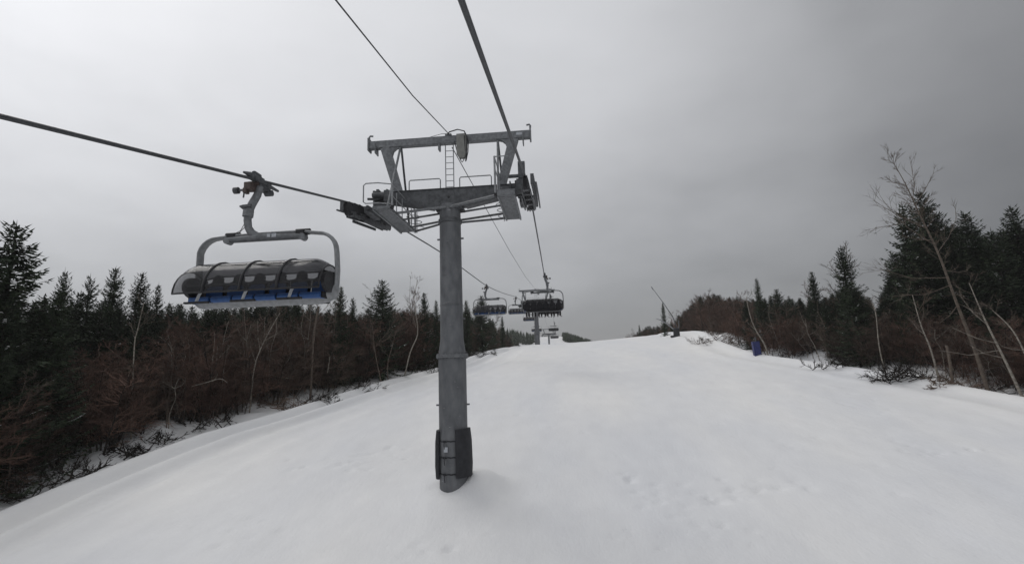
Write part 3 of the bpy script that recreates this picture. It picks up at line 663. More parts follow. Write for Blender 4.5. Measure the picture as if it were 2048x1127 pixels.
# ---------------------------------------------------------------- trees
def spruce_mesh(seed, H=10., Rb=1.9, open_=0., droop=.3, lop=0.):
    rnd = random.Random(seed); m = MB(); z = .06 * H + open_ * H * .15
    off = Vector((rnd.uniform(-.15, .15), rnd.uniform(-.15, .15), 0))
    P = lambda t: off * (math.sin(t * 3) * H * .06)
    while z < H * .985:
        t = z / H; nb = rnd.randint(5, 8) if t < .9 else 4
        Lr = Rb * (1 - t) ** .78 + .1; Lr *= rnd.uniform(.72, 1.12)
        a0 = rnd.uniform(0, 6.28)
        for k in range(nb):
            if rnd.random() < open_ * .5: continue
            a = a0 + k * 6.283 / nb + rnd.uniform(-.3, .3)
            L_ = Lr * rnd.uniform(.62, 1.2) * (1 + lop * math.cos(a))
            up = (.75 * (t - .35)) ; dr = droop * (1 - t) * rnd.uniform(.6, 1.4)
            d = Vector((math.cos(a), math.sin(a), 0)); side = Vector((-d.y, d.x, 0)); o = P(t) + Vector((0, 0, z + rnd.uniform(-.08, .08)))
            pt = lambda q: o + d * (L_ * q) + Vector((0, 0, L_ * (up * q - dr * 4 * q * (1 - q) * .6 - dr * q * .4 + .18 * q * q * q)))
            nseg = max(3, int(L_ / .115)); snowy = rnd.random() < .06
            m.tube([pt(0), pt(.5), pt(.95)], [.022, .014, .005], 3, mi=1, cap=False)
            for i in range(nseg):
                q = (i + .6) / nseg
                if q < .12 and L_ > .8: continue
                c = pt(q); sl = (.16 + .36 * (1 - q) * min(1, L_)) * rnd.uniform(.7, 1.25)
                if L_ < .6: sl *= .65
                for s in (-1, 1):
                    fw = rnd.uniform(.35, .9)
                    e = (side * s + d * fw + Vector((0, 0, rnd.uniform(-.55, .12)))).normalized() * sl
                    w = (d * .5 + Vector((0, 0, rnd.uniform(-.7, .7))) - side * s * .3).normalized() * (.042 + .02 * rnd.random())
                    m._add([c - w * .6, c + e * .55 - w, c + e, c + e * .5 + w, ], [(0, 1, 2, 3)])
                if snowy and rnd.random() < .45:
                    u_ = d * .05 + Vector((0, 0, .03)); v_ = side * .08; m._add([c - u_ - v_, c + u_ - v_ * .6, c + u_ * 1.3 + v_, c - u_ * .8 + v_], [(0, 1, 2, 3)], 2)
                if rnd.random() < .55:
                    e = Vector((rnd.uniform(-.12, .12), rnd.uniform(-.12, .12), -sl * rnd.uniform(.35, .8))); w = side * .05
                    m._add([c - w, c + e, c + w], [(0, 1, 2)])
            c = pt(.93); e = (pt(1) - pt(.9)).normalized() * .22; w = side * .05; m._add([c - w, c + e, c + w], [(0, 1, 2)]); w = Vector((0, 0, .04)); m._add([c - w, c + e, c + w], [(0, 1, 2)])
        z += (.20 + .1 * rnd.random()) * (1.15 - .55 * t) * (H / 10) ** .3
    c = P(1) + Vector((0, 0, H * .96))
    for k in range(3):
        a = k * 2.1; w = Vector((math.cos(a), math.sin(a), 0)) * .035; m._add([c - w, c + Vector((0, 0, H * .04 + .25)), c + w], [(0, 1, 2)])
    t_ = MB(); t_.tube([P(q) + Vector((0, 0, q * H - (.6 if q == 0 else 0))) for q in (0, .2, .4, .6, .8, .97)], [H * .017, H * .014, H * .011, H * .008, H * .005, .01], 7)
    return m, t_
def twig(m, p, d, L_, r, depth, rnd, mi, spread=.6, upb=.12):
    """recursive bare branch"""
    n = 3 if depth > 1 else 2; pts = [p]; dd = d.copy()
    for i in range(n):
        dd = (dd + Vector((rnd.uniform(-1, 1), rnd.uniform(-1, 1), rnd.uniform(-.6, 1) * .7 + upb)) * .22).normalized(); pts.append(pts[-1] + dd * (L_ / n))
    if depth <= 0:
        u = dd.orthogonal().normalized() * r; m._add([p - u, p + u, pts[-1]], [(0, 1, 2)], mi)
        w = dd.cross(u.normalized()) * r; m._add([p - w, p + w, pts[-1]], [(0, 1, 2)], mi); return
    m.tube(pts, [r * (1 - .6 * i / n) for i in range(n + 1)], 3 if depth < 3 else 6, mi=mi, cap=False)
    k = rnd.randint(3, 5) if depth > 1 else rnd.randint(4, 6)
    for j in range(k):
        q = rnd.uniform(.25, 1.0); i = min(n - 1, int(q * n)); f = q * n - i; b = pts[i].lerp(pts[i + 1], f)
        t = (pts[i + 1] - pts[i]).normalized(); s = Vector((rnd.uniform(-1, 1), rnd.uniform(-1, 1), rnd.uniform(-1, 1))); s = (s - t * s.dot(t)).normalized()
        twig(m, b, (t + s * spread * rnd.uniform(.6, 1.5)).normalized(), L_ * rnd.uniform(.38, .62), max(r * .55, .008), depth - 1, rnd, mi, spread, upb)
def shrub_mesh(seed, H=5., stems=7, spread=.5):
    rnd = random.Random(seed); m = MB(); t_ = MB()
    for s in range(stems):
        a = rnd.uniform(0, 6.28); d = Vector((math.cos(a) * spread * rnd.uniform(.2, 1), math.sin(a) * spread * rnd.uniform(.2, 1), 1)).normalized()
        b = Vector((math.cos(a) * .3, math.sin(a) * .3, -.3)); L_ = H * rnd.uniform(.6, 1)
        pts = [b]; dd = d.copy()
        for i in range(6):
            dd = (dd + Vector((rnd.uniform(-1, 1), rnd.uniform(-1, 1), .2)) * .12).normalized(); pts.append(pts[-1] + dd * L_ / 6)
        rr = [.035 * (1 - i / 7.2) for i in range(7)]; t_.tube(pts, rr, 4, cap=False)
        for j in range(20):
            q = rnd.uniform(.14, .99) * 6; i = min(5, int(q)); p = pts[i].lerp(pts[i + 1], q - i)
            aa = rnd.uniform(0, 6.28); s_ = Vector((math.cos(aa), math.sin(aa), rnd.uniform(-.15, .9)))
            twig(m, p, s_.normalized(), H * rnd.uniform(.14, .3) * (1.1 - q / 9), .012, 2, rnd, 0, .7)
    return m, t_
def bare_mesh(seed, H=9.):
    rnd = random.Random(seed); m = MB(); t_ = MB(); pts = [Vector((0, 0, -.4))]; dd = Vector((rnd.uniform(-.15, .15), rnd.uniform(-.15, .15), 1)).normalized()
    for i in range(8):
        dd = (dd + Vector((rnd.uniform(-1, 1), rnd.uniform(-1, 1), .25)) * .1).normalized(); pts.append(pts[-1] + dd * (H * .95 / 8))
    t_.tube(pts, [.085 * (1 - i / 8.6) for i in range(9)], 6)
    for j in range(26):
        q = (.22 + .77 * (j / 26)) * 8; i = min(7, int(q)); p = pts[i].lerp(pts[i + 1], q - i); aa = rnd.uniform(0, 6.28)
        twig(m, p, Vector((math.cos(aa), math.sin(aa), rnd.uniform(.5, 1.3))).normalized(), H * rnd.uniform(.14, .26) * (1.15 - .09 * q), .024, 3 if j % 2 else 2, rnd, 0, .55)
    return m, t_
PROTO = {'spruce': [], 'shrub': [], 'bare': []}
def mk_proto(kind, pair, mc, mt, name, H, parts=('crown', 'trunk')):
    m, t_ = pair
    e = bpy.data.objects.new(name, None); COL.objects.link(e)
    c = m.build(parts[0], mc, e); t = t_.build(parts[1], mt, e, smooth=True)
    zmax = max(v[2] for v in m.v); PROTO[kind].append([e, zmax, False])
for i, (rb, op, dr, lop) in enumerate([(2.5, 0, .3, 0), (2.1, .1, .42, .1), (2.9, .15, .25, 0), (2.3, .3, .5, .2), (3.4, .25, .2, .1), (1.9, .05, .35, 0)]):
    mk_proto('spruce', spruce_mesh(40 + i, 10, rb, op, dr, lop), [M['spruce'], M['bark'], M['snow']], M['bark'], 'spruce_tree', 10)
for i in range(5): mk_proto('shrub', shrub_mesh(80 + i, 5, 7 + i % 3, .35 + .12 * i), M['twig' if i % 3 < 2 else 'twig2'], M['bark'], 'bare_shrub', 5, ('branches', 'stems'))
for i in range(4): mk_proto('bare', bare_mesh(120 + i, 9), M['twig2' if i % 2 else 'twig'], M['birch_brown' if i % 2 else 'bark'], 'bare_tree', 9)

ntree = 0
def place_tree(kind, idx, X, Y, h, label, group, wscale=1.0, cat='tree'):
    global ntree
    P = PROTO[kind][idx % len(PROTO[kind])]
    o = P[0] if not P[2] else copy_tree(P[0]); P[2] = True
    s = h / P[1]; o.location = (X, Y, ground_z(X, Y, False) - .1); o.scale = (s * wscale, s * wscale, s); o.rotation_euler.z = random.uniform(0, 6.28)
    tag(o, label, cat, group); ntree += 1
    return o
# skyline of the woods (photo pixel x -> y of the tops), used only to choose believable tree heights
PROFL = [(-400, 470), (0, 560), (75, 575), (130, 575), (200, 590), (320, 590), (420, 585), (600, 590), (700, 615), (740, 615), (800, 605), (880, 620), (940, 612), (1000, 640), (1040, 668), (1070, 688)]
PROFR = [(1236, 678), (1250, 668), (1270, 652), (1300, 644), (1350, 636), (1380, 605), (1400, 582), (1430, 578), (1480, 590), (1560, 588), (1640, 590), (1700, 560), (1760, 600), (1800, 500), (1860, 430), (1960, 450), (2048, 440), (2500, 400)]
def zone(px, left):
    if left:
        if px < 330: return 'in the shadowy woods at the left edge of the photo'
        if px < 680: return 'in the forest wall underneath the nearest empty chair'
        if px < 900: return 'in the forest wall between the nearest chair and the tall mast'
        return 'in the far woods between the tall mast and the riders\' chair'
    if px < 1370: return 'in the small far wood behind the snow gun'
    if px < 1500: return 'in the brown thicket between the snow gun and the blue pad'
    if px < 1760: return 'in the woods behind the blue pad'
    return 'in the woods behind the leaning birches at the right edge'
random.seed(21)
def height_for(X, Y, top_y):
    g = ground_z(X, Y, False); lo, hi = 0, 30
    for _ in range(18):
        mid = (lo + hi) / 2
        if proj((X, Y, g + mid))[1] > top_y: lo = mid
        else: hi = mid
    return lo
def filler(left):
    cand = []
    if left:
        for row, (d0, d1, st) in enumerate([(0.3, 2.2, 1.5), (2.6, 5, 2.0), (5.5, 9, 3.0), (10, 17, 4.6), (19, 30, 8)]):
            Y = 11.0 + row
            while Y < 175:
                cand.append((interp(Y, XL) - random.uniform(d0, d1) - 1.6 * max(0, n3(0, Y, .35, 9)) - .6, Y + random.uniform(-.8, .8), row)); Y += st * (1 + Y / 42)
    else:
        for row, (d0, d1, st) in enumerate([(0.8, 2.5, 1.6), (3, 5.5, 2.1), (6, 10, 3.2), (11, 17, 5), (19, 30, 9)]):
            Y = 25.0 + row
            while Y < 175:
                cand.append((interp(Y, XRt) + random.uniform(d0, d1) + 1.6 * max(0, n3(0, Y, .35, 10)), Y + random.uniform(-.8, .8), row)); Y += st * (1 + Y / 48)
    for X, Y, row in cand:
        px, py = proj((X, Y, ground_z(X, Y, False) + 3))
        if px < -260 or px > 2330: continue
        top = interp(px, PROFL if left else PROFR)
        h = height_for(X, Y, top + abs(random.gauss(0, 12)) - 4)
        z = zone(px, left); r_ = random.random()
        if row <= 1:
            front = random.uniform(3.0, 6.2) if left else random.uniform(2.4, 4.6)
            if not left and 1375 < px < 1500: front = random.uniform(4.5, 7)
            dark = (px > 890 and left) or (60 < px < 230) or (1500 < px < 1590) or (1600 < px < 1745)
            if r_ < (.7 if dark else .14 if row else .07) : 
                hh = min(h, front * random.uniform(1.1, 2.0))
                if hh > 1.2: place_tree('spruce', random.randrange(6), X, Y, hh, 'dark young spruce ' + z, 'spruces of the forest')
            else:
                hh = min(h * random.uniform(.6, .9), front * 1.1)
                if hh > .9: place_tree('shrub', random.randrange(5), X, Y, hh, 'leafless red-brown shrub ' + z, 'bare shrubs of the forest', 1.25, 'shrub')
        else:
            h = min(h, 14.5)
            if h < 1.3: continue
            pr = .62
            if not left and 1375 < px < 1500: pr = .1
            if left and 330 < px < 700: pr = .4
            if r_ < pr: place_tree('spruce', random.randrange(6), X, Y, h, 'dark spruce ' + z, 'spruces of the forest', random.uniform(.9, 1.3))
            else:
                h = min(h, height_for(X, Y, interp(px, [(-300, 760), (60, 740), (200, 670), (330, 625), (880, 600)]) if left else interp(px, [(1500, 570), (1560, 620), (1760, 610), (2048, 620)])))
                if h < 1.3: continue
                place_tree('bare', random.randrange(4), X, Y, h, 'leafless brown tree ' + z, 'bare trees of the forest', random.uniform(1, 1.35))
filler(True); filler(False)
# individual trees of the skyline: tip pixel, distance, prototype, width, label
SPR = [(35, 438, 24, 2, 1.25, 'tall dark spruce with drooping boughs at the far left edge, highest on the left side'),
       (-125, 330, 21, 4, 1.15, 'huge spruce mostly outside the photo whose one bough pokes in at the left edge'),
       (131, 533, 33, 1, .8, 'slim spruce tip just right of the tall left-edge spruce'),
       (182, 543, 34, 3, .8, 'thin ragged spruce tip second right of the tall left-edge spruce'),
       (233, 529, 35, 0, .85, 'neat pointed spruce standing alone on the skyline left of the nearest chair'),
       (285, 540, 36, 2, .8, 'bushy spruce on the skyline just left of the nearest chair'),
       (318, 562, 38, 5, .8, 'small spruce tip touching the left end of the nearest chair'),
       (682, 567, 46, 1, 1.0, 'pointed spruce right behind the right end of the nearest chair'),
       (706, 590, 48, 5, .9, 'small spruce tip between the nearest chair and the broad dark spruce'),
       (765, 555, 50, 4, 1.15, 'broad dark spruce with a flat top, highest between nearest chair and mast'),
       (848, 582, 58, 0, .8, 'slender spruce tip just left of the tall mast'),
       (872, 596, 60, 5, .8, 'small spruce tip touching the left side of the tall mast'),
       (932, 596, 75, 1, .9, 'spruce tip just right of the tall mast'),
       (962, 588, 84, 4, 1.1, 'bushy dark spruce behind the second empty chair'),
       (1004, 630, 100, 5, .9, 'small far spruce sloping down towards the second mast'),
       (1325, 603, 92, 1, .8, 'slender spruce with a thin pole crossing it beside the snow gun'),
       (1278, 648, 120, 5, .9, 'tiny spruce at the left end of the far wood right of the crest'),
       (1512, 552, 62, 5, .8, 'slender spruce tip directly above the blue pad'),
       (1552, 575, 62, 4, 1.1, 'round-topped dark pine right of the blue pad'),
       (1622, 540, 58, 0, .85, 'pointed spruce between the blue pad and the big steep spruce'),
       (1680, 487, 50, 1, 1.15, 'big steep dark spruce with a bare crown of twigs behind its tip'),
       (1698, 560, 47, 2, 1.3, 'low broad spruce at the foot of the big steep spruce'),
       (1803, 400, 47, 3, 1.2, 'tall spruce with long swept boughs behind the leaning birch, left tip of the clump'),
       (1838, 378, 49, 0, 1.1, 'tallest spruce of the clump behind the leaning birch'),
       (1872, 420, 50, 4, 1.2, 'dense spruce in the middle of the clump behind the leaning birch'),
       (1925, 420, 51, 2, 1.2, 'wide ragged spruce at the right end of the clump behind the leaning birch'),
       (1962, 475, 52, 4, 1.2, 'lower spruce filling the gap before the right-edge spruce'),
       (2020, 408, 47, 2, 1.05, 'tall layered spruce standing at the right edge of the photo'),
       (2075, 430, 45, 0, 1.1, 'spruce cut off by the right edge of the photo'),
       (90, 585, 27, 2, 1.2, 'dark bulky spruce below the slim tips near the left edge'),
       (15, 600, 22, 4, 1.0, 'lower dark spruce in front of the tall left-edge spruce')]
for px, py, Y, ix, w, lab in SPR:
    p = at_y(px, py, Y); g = ground_z(p.x, Y, False)
    place_tree('spruce', ix, p.x, Y, max(1.5, p.z - g + .1), lab, 'spruces of the skyline', w)
BARES = [(822, 572, 60, 0, 'pale bare tree crown left of the tall mast'), (1675, 480, 56, 1, 'bare crown of twigs behind the big steep spruce'), (1640, 555, 62, 2, 'bare tree between the pointed and the big steep spruce'),
         (1418, 574, 85, 1, 'fine-twigged bare tree crown on the skyline right of the snow gun'), (1455, 590, 80, 3, 'bare tree crown second right of the snow gun'), (1395, 585, 88, 0, 'bare tree nearest the snow gun on its right'),
         (1492, 575, 72, 2, 'bare tree leaning over the slender spruce above the blue pad'), (1780, 575, 45, 3, 'bare thin tree in the gap left of the spruce clump'), (560, 600, 42, 1, 'pale bare tree under the nearest chair'),
         (1590, 580, 62, 3, 'bare forked tree between the pine and the pointed spruce'), (1265, 655, 120, 1, 'bare tree at the far wood\'s left end'), (1345, 620, 100, 2, 'bare tree right behind the snow gun')]
for px, py, Y, ix, lab in BARES:
    p = at_y(px, py, Y); g = ground_z(p.x, Y, False)
    place_tree('bare', ix, p.x, Y, max(1.5, p.z - g + .1), lab, 'bare trees of the skyline', 1.15)
# hand-placed birches and leaning stems: trunk drawn as a line of points in the woods' own plane
def stem_tree(name, pts_px, Y, r0, r1, mat, limbs, label, cat='tree', twigs=10, tl=1.2, seed=0, dY=0):
    rnd = random.Random(seed + 500); P = []
    n = len(pts_px)
    for i, (x, y) in enumerate(pts_px): P.append(at_y(x, y, Y + dY * i / (n - 1)))
    if name not in ('fallen_branch', 'broken_stem'): P[0].z = min(P[0].z, ground_z(P[0].x, P[0].y, False) - .15)
    base = P[0].copy(); P = [p - base for p in P]
    # smooth the line
    Q = []
    for i in range(n - 1):
        a, b_, c, d = P[max(i - 1, 0)], P[i], P[i + 1], P[min(i + 2, n - 1)]
        for k in range(4):
            t = k / 4; Q.append(.5 * ((2 * b_) + (c - a) * t + (2 * a - 5 * b_ + 4 * c - d) * t * t + (3 * b_ - a - 3 * c + d) * t ** 3))
    Q.append(P[-1]); N_ = len(Q)
    t_ = MB(); t_.tube(Q, [r0 + (r1 - r0) * (i / (N_ - 1)) ** .8 for i in range(N_)], 8)
    m = MB()
    for (fx, fy, tx, ty, dy) in limbs:
        a = at_y(fx, fy, Y) - base; b_ = at_y(tx, ty, Y + dy) - base; L_ = (b_ - a).length
        md = a.lerp(b_, .5) + Vector((rnd.uniform(-.1, .1), rnd.uniform(-.2, .2), -.07 * L_)); pts = [a, a.lerp(md, .6), md, md.lerp(b_, .55) , b_]
        r_ = max(.018, r0 * .22); t_.tube(pts, [r_, r_ * .85, r_ * .7, r_ * .5, .008], 5, cap=False)
        for j in range(12):
            q = rnd.uniform(.15, 1); p = a.lerp(md, q * 2) if q < .5 else md.lerp(b_, q * 2 - 1); d = (b_ - a).normalized()
            twig(m, p, (d + Vector((rnd.uniform(-1, 1), rnd.uniform(-1, 1), rnd.uniform(-.4, 1)))).normalized(), L_ * rnd.uniform(.18, .35), .01, 1, rnd, 0)
    for j in range(twigs):
        q = rnd.uniform(.45, 1.0) * (N_ - 1); i = min(N_ - 2, int(q)); p = Q[i].lerp(Q[i + 1], q - i); t = (Q[i + 1] - Q[i]).normalized(); a = rnd.uniform(0, 6.28)
        twig(m, p, (t * .8 + Vector((math.cos(a), math.sin(a), .1))).normalized(), tl * rnd.uniform(.6, 1.2) * (1.2 - .5 * q / N_), .013, 2, rnd, 0)
    e = empty(name, base, label, cat, 'pale stems along the forest edge')
    t_.build('trunk', M[mat], e, smooth=True)
    if m.v: m.build('branches', M['birch_brown'], e)
    return e
stem_tree('leaning_birch', [(1978, 784), (1950, 700), (1915, 610), (1878, 510), (1840, 430), (1812, 370), (1785, 322)], 36.5, .135, .012, 'birch_brown',
    [(1895, 555, 1750, 535, -1), (1870, 490, 1765, 400, .5), (1850, 455, 1745, 400, 0), (1875, 505, 1915, 430, .5), (1890, 540, 1935, 540, 1), (1830, 410, 1868, 345, 0), (1838, 430, 1750, 455, 0), (1900, 570, 1800, 590, -1), (1825, 400, 1822, 330, .5), (1915, 610, 1880, 645, 0), (1810, 370, 1768, 352, 0), (1862, 480, 1800, 470, 0)],
    'tallest slanting birch, bare limbs leaning left over the run in front of dark spruces', twigs=46, seed=1)
stem_tree('leaning_birch', [(2046, 782), (2010, 720), (1975, 650), (1955, 605), (1938, 565)], 35, .1, .015, 'birch',
    [(1990, 685, 1905, 655, 0), (1975, 650, 1920, 590, 0), (1965, 630, 1925, 610, .5), (2005, 715, 1940, 690, 0), (1998, 700, 1880, 700, -1)], 'pale slanting birch with many side limbs, right of the tallest slanting birch', twigs=8, seed=2)
stem_tree('leaning_birch', [(1880, 760), (1862, 700), (1842, 650), (1825, 590)], 39, .08, .02, 'birch', [(1850, 670, 1822, 640, 0)], 'short pale birch stem left of the tallest slanting birch', twigs=6, seed=3)
stem_tree('leaning_birch', [(2075, 770), (2055, 720), (2025, 660), (1985, 620)], 34, .08, .02, 'birch', [(2050, 700, 2000, 690, 0)], 'pale bent stem cut off by the right edge below the layered spruce', twigs=8, seed=4)
stem_tree('birch_stump', [(1905, 765), (1900, 725), (1893, 690)], 37.5, .1, .08, 'birch_brown', [], 'broken brown stub standing between the slanting birches', twigs=0, seed=5)
stem_tree('leaning_birch', [(1537, 712), (1530, 690), (1512, 660), (1500, 630), (1492, 590)], 54, .1, .02, 'birch', [(1512, 660, 1490, 640, 0)], 'pale birch bending left over the blue pad', twigs=6, seed=6)
stem_tree('leaning_birch', [(1770, 745), (1758, 690), (1752, 630), (1745, 605)], 44, .06, .02, 'birch', [], 'thin pale stem in the brown shrubs left of the spruce clump', twigs=6, seed=7)
stem_tree('birch_tree', [(272, 760), (268, 700), (275, 660), (288, 605)], 29.5, .05, .018, 'birch', [(270, 680, 262, 650, 0)], 'thin pale birch stem with a kink, below the bushy spruce left of the nearest chair', twigs=5, seed=8)
stem_tree('birch_tree', [(622, 745), (626, 690), (632, 640), (638, 612)], 41, .1, .06, 'birch_brown', [(632, 645, 680, 640, 0), (630, 655, 668, 668, 0)], 'straight pale birch trunk below the right end of the nearest chair', twigs=6, seed=9)
stem_tree('birch_tree', [(808, 742), (820, 705), (835, 668), (832, 630), (828, 600), (835, 560)], 50, .075, .02, 'birch', [(832, 640, 842, 625, 0), (832, 655, 815, 600, 0)], 'wavy pale birch just left of the tall mast', twigs=12, seed=10)
stem_tree('birch_tree', [(765, 775), (755, 730), (748, 690), (745, 655), (740, 640)], 46, .06, .02, 'birch_brown', [(748, 695, 805, 650, 0), (752, 690, 790, 640, 0), (750, 705, 740, 650, 0)], 'forked pale birch with an arm reaching right, left of the wavy birch', twigs=5, seed=11)
stem_tree('birch_tree', [(778, 775), (775, 730), (785, 690), (792, 660)], 47, .05, .02, 'birch_brown', [(776, 710, 760, 690, 0)], 'thin bent birch right beside the forked birch', twigs=5, seed=12)
stem_tree('birch_tree', [(492, 810), (492, 760), (494, 700), (490, 650), (488, 620)], 37, .06, .03, 'birch_brown', [(493, 720, 520, 690, 0), (493, 700, 505, 650, 0)], 'straight grey birch stem below the middle of the nearest chair', twigs=6, seed=13)
stem_tree('birch_tree', [(500, 800), (508, 740), (520, 700), (540, 660), (560, 625)], 36, .055, .018, 'birch', [(512, 725, 500, 690, 0), (520, 700, 515, 640, 0), (530, 680, 565, 660, 0)], 'pale birch fanning out to the right below the nearest chair', twigs=14, seed=14)
stem_tree('fallen_branch', [(384, 772), (410, 765), (440, 757), (455, 765)], 32.5, .04, .012, 'birch', [(425, 762, 435, 748, 0)], 'bleached fallen branch lying in the brush under the nearest chair\'s left half', 'branch', twigs=0, seed=15)
stem_tree('fallen_branch', [(545, 750), (565, 755), (583, 755)], 39, .03, .01, 'birch', [], 'short bleached branch caught in the brush below the nearest chair\'s right half', 'branch', twigs=0, seed=16)
stem_tree('broken_stem', [(655, 745), (658, 725), (660, 712)], 42, .035, .02, 'birch', [(657, 735, 670, 733, 0)], 'short bleached snag between straight birch trunk and forked birch', 'branch', twigs=0, seed=17)
stem_tree('leaning_pole_tree', [(18, 1000), (22, 900), (40, 800), (52, 760)], 22.5, .05, .015, 'birch_brown', [(40, 800, 85, 770, 0), (25, 870, 70, 840, 0)], 'thin brown sapling at the bottom left edge of the woods', twigs=10, seed=18)

random.seed(5)
for i in range(64):
    left = i < 44
    px = random.uniform(330, 820) if left else random.uniform(1510, 2040)
    Y = 14
    while Y < 110:
        x_ = at_y(px, 700, Y).x
        if (left and x_ < interp(Y, XL) - 1.5) or (not left and x_ > interp(Y, XRt) + 1.6): break
        Y += .5
    Y += random.uniform(0, .8)
    p = at_y(px, 700, Y); g = ground_z(p.x, Y, False); q = Vector((p.x, Y, g)); bx, by = proj(q)
    top = by - random.uniform(90, 190) if left else by - random.uniform(40, 120); ln = random.uniform(-25, 35) if left else random.uniform(-45, 5)
    pts = [(bx + ln * t + random.uniform(-5, 5) * (t > 0), by + (top - by) * t) for t in (0, .3, .6, .8, 1)]
    lm = []
    for k in range(random.randint(1, 3)):
        t = random.choice([1, 2, 3]); dx = random.choice([-1, 1]) * random.uniform(12, 30); lm.append((pts[t][0], pts[t][1], pts[t][0] + dx, pts[t][1] - random.uniform(5, 30), random.uniform(-.5, .5)))
    stem_tree('birch_sapling', pts, Y, random.uniform(.022, .045), .01, 'birch' if i % 2 else 'birch_brown', lm, 'thin pale birch sapling ' + zone(px, left), 'tree', 6, .9, 40 + i)
# brush poking out of the snow along both edges
def brush(px, py, w, h, label, n=40, seed=0, mat='bark'):
    g = ground_hit(px, py)
    if g is None: return
    rnd = random.Random(seed + 900); m = MB()
    for i in range(n):
        x, y = rnd.uniform(-w, w), rnd.uniform(-w * .5, w * .5); a = rnd.uniform(0, 6.28)
        gz = ground_z(g.x + x, g.y + y, False) - g.z
        d = Vector((math.cos(a), math.sin(a) * .6, rnd.uniform(-.1, .9))).normalized()
        twig(m, Vector((x, y, gz + rnd.uniform(-.05, h * .3))), d, h * rnd.uniform(.7, 1.5), rnd.uniform(.018, .05), 2, rnd, 0, .8, -.02)
    o = m.build('brush_pile', M[mat]); o.location = g; tag(o, label, 'brush', 'twiggy brush piles at the forest edge')
for i, (px, py, w, h, lab, n, mt) in enumerate([
    (20, 1005, 1.0, .7, 'dark twiggy brush in the snow at the very left edge of the photo', 26, 'bark'), (120, 960, 1.4, .9, 'tangled roots and brush second from the left edge', 34, 'bark'), (250, 915, 1.3, .8, 'dark brush pile at the snow edge below the kinked birch', 30, 'bark'),
    (310, 885, 1.2, .5, 'low rounded brush beside a snow lump left of centre-left woods', 24, 'bark'), (420, 850, 1.5, .7, 'dark brush at the snow edge below the nearest chair\'s left half', 30, 'bark'),
    (560, 815, 1.5, .8, 'brush with snow patches below the nearest chair\'s right half', 34, 'twig2'), (640, 800, 1.4, .7, 'small dark brush below the straight birch trunk', 26, 'bark'), (720, 775, 1.6, .7, 'dark brush at the snow edge below the forked birch', 28, 'bark'),
    (860, 745, 1.6, .8, 'brush at the snow edge just left of the tall mast', 28, 'bark'), (960, 712, 2.4, 1.0, 'thin brush in the snow just right of the tall mast', 34, 'bark'),
    (1425, 685, 2.2, .9, 'scattered dark sticks on the snow bank right of the snow gun', 26, 'twig2'), (1470, 690, 2.2, .9, 'scattered sticks on the snow bank left of the blue pad', 30, 'twig2'), (1585, 712, 1.5, .7, 'dark brush in the hollow right of the blue pad', 26, 'bark'),
    (1660, 738, 1.5, .7, 'dark brush at the foot of the big steep spruce', 30, 'bark'), (1820, 755, 1.8, 1.1, 'large dark brush pile left of the tall slanting birch foot', 60, 'bark'), (1900, 768, 1.0, .6, 'bleached sticks piled between the slanting birches', 22, 'twig2'), (2030, 775, 1.2, .8, 'brush between the two slanting birches at the right edge', 26, 'bark')]):
    brush(px, py, w, h, lab, n, i, mt)

# deep forest behind the edge trees: masses nobody could count
def scatter(name, label, pts, objs, seed):
    me = bpy.data.meshes.new(name); me.from_pydata([p[:3] for p in pts], [], [])
    a = me.attributes.new('sc', 'FLOAT_VECTOR', 'POINT'); a.data.foreach_set('vector', [c for p in pts for c in (p[3] * p[4], p[3] * p[4], p[3])])
    a = me.attributes.new('rz', 'FLOAT_VECTOR', 'POINT'); a.data.foreach_set('vector', [c for p in pts for c in (0, 0, p[5])])
    a = me.attributes.new('ix', 'INT', 'POINT'); a.data.foreach_set('value', [p[6] for p in pts])
    o = bpy.data.objects.new(name, me); COL.objects.link(o)
    ng = bpy.data.node_groups.new(name, 'GeometryNodeTree'); ng.interface.new_socket('Geometry', in_out='INPUT', socket_type='NodeSocketGeometry'); ng.interface.new_socket('Geometry', in_out='OUTPUT', socket_type='NodeSocketGeometry')
    N = ng.nodes; L = ng.links; gi = N.new('NodeGroupInput'); gout = N.new('NodeGroupOutput'); jn = N.new('GeometryNodeJoinGeometry')
    def attr(nm, ty):
        n = N.new('GeometryNodeInputNamedAttribute'); n.data_type = ty; n.inputs[0].default_value = nm; return [x for x in n.outputs if x.enabled][0]
    for i, grp in enumerate(objs):
        cmpn = N.new('FunctionNodeCompare'); cmpn.data_type = 'INT'; cmpn.operation = 'EQUAL'; A = [x for x in cmpn.inputs if x.enabled]
        L.new(attr('ix', 'INT'), A[0]); A[1].default_value = i
        for ob in grp:
            oi = N.new('GeometryNodeObjectInfo'); oi.inputs['Object'].default_value = ob; oi.inputs['As Instance'].default_value = True
            ip = N.new('GeometryNodeInstanceOnPoints'); L.new(gi.outputs[0], ip.inputs['Points']); L.new(cmpn.outputs[0], ip.inputs['Selection']); L.new(oi.outputs['Geometry'], ip.inputs['Instance'])
            er = N.new('FunctionNodeEulerToRotation'); L.new(attr('rz', 'FLOAT_VECTOR'), er.inputs[0]); L.new(er.outputs[0], ip.inputs['Rotation']); L.new(attr('sc', 'FLOAT_VECTOR'), ip.inputs['Scale'])
            L.new(ip.outputs[0], jn.inputs[0])
    L.new(jn.outputs[0], gout.inputs[0]); md = o.modifiers.new('scatter', 'NODES'); md.node_group = ng
    tag(o, label, 'forest', kind='stuff'); return o
random.seed(99)
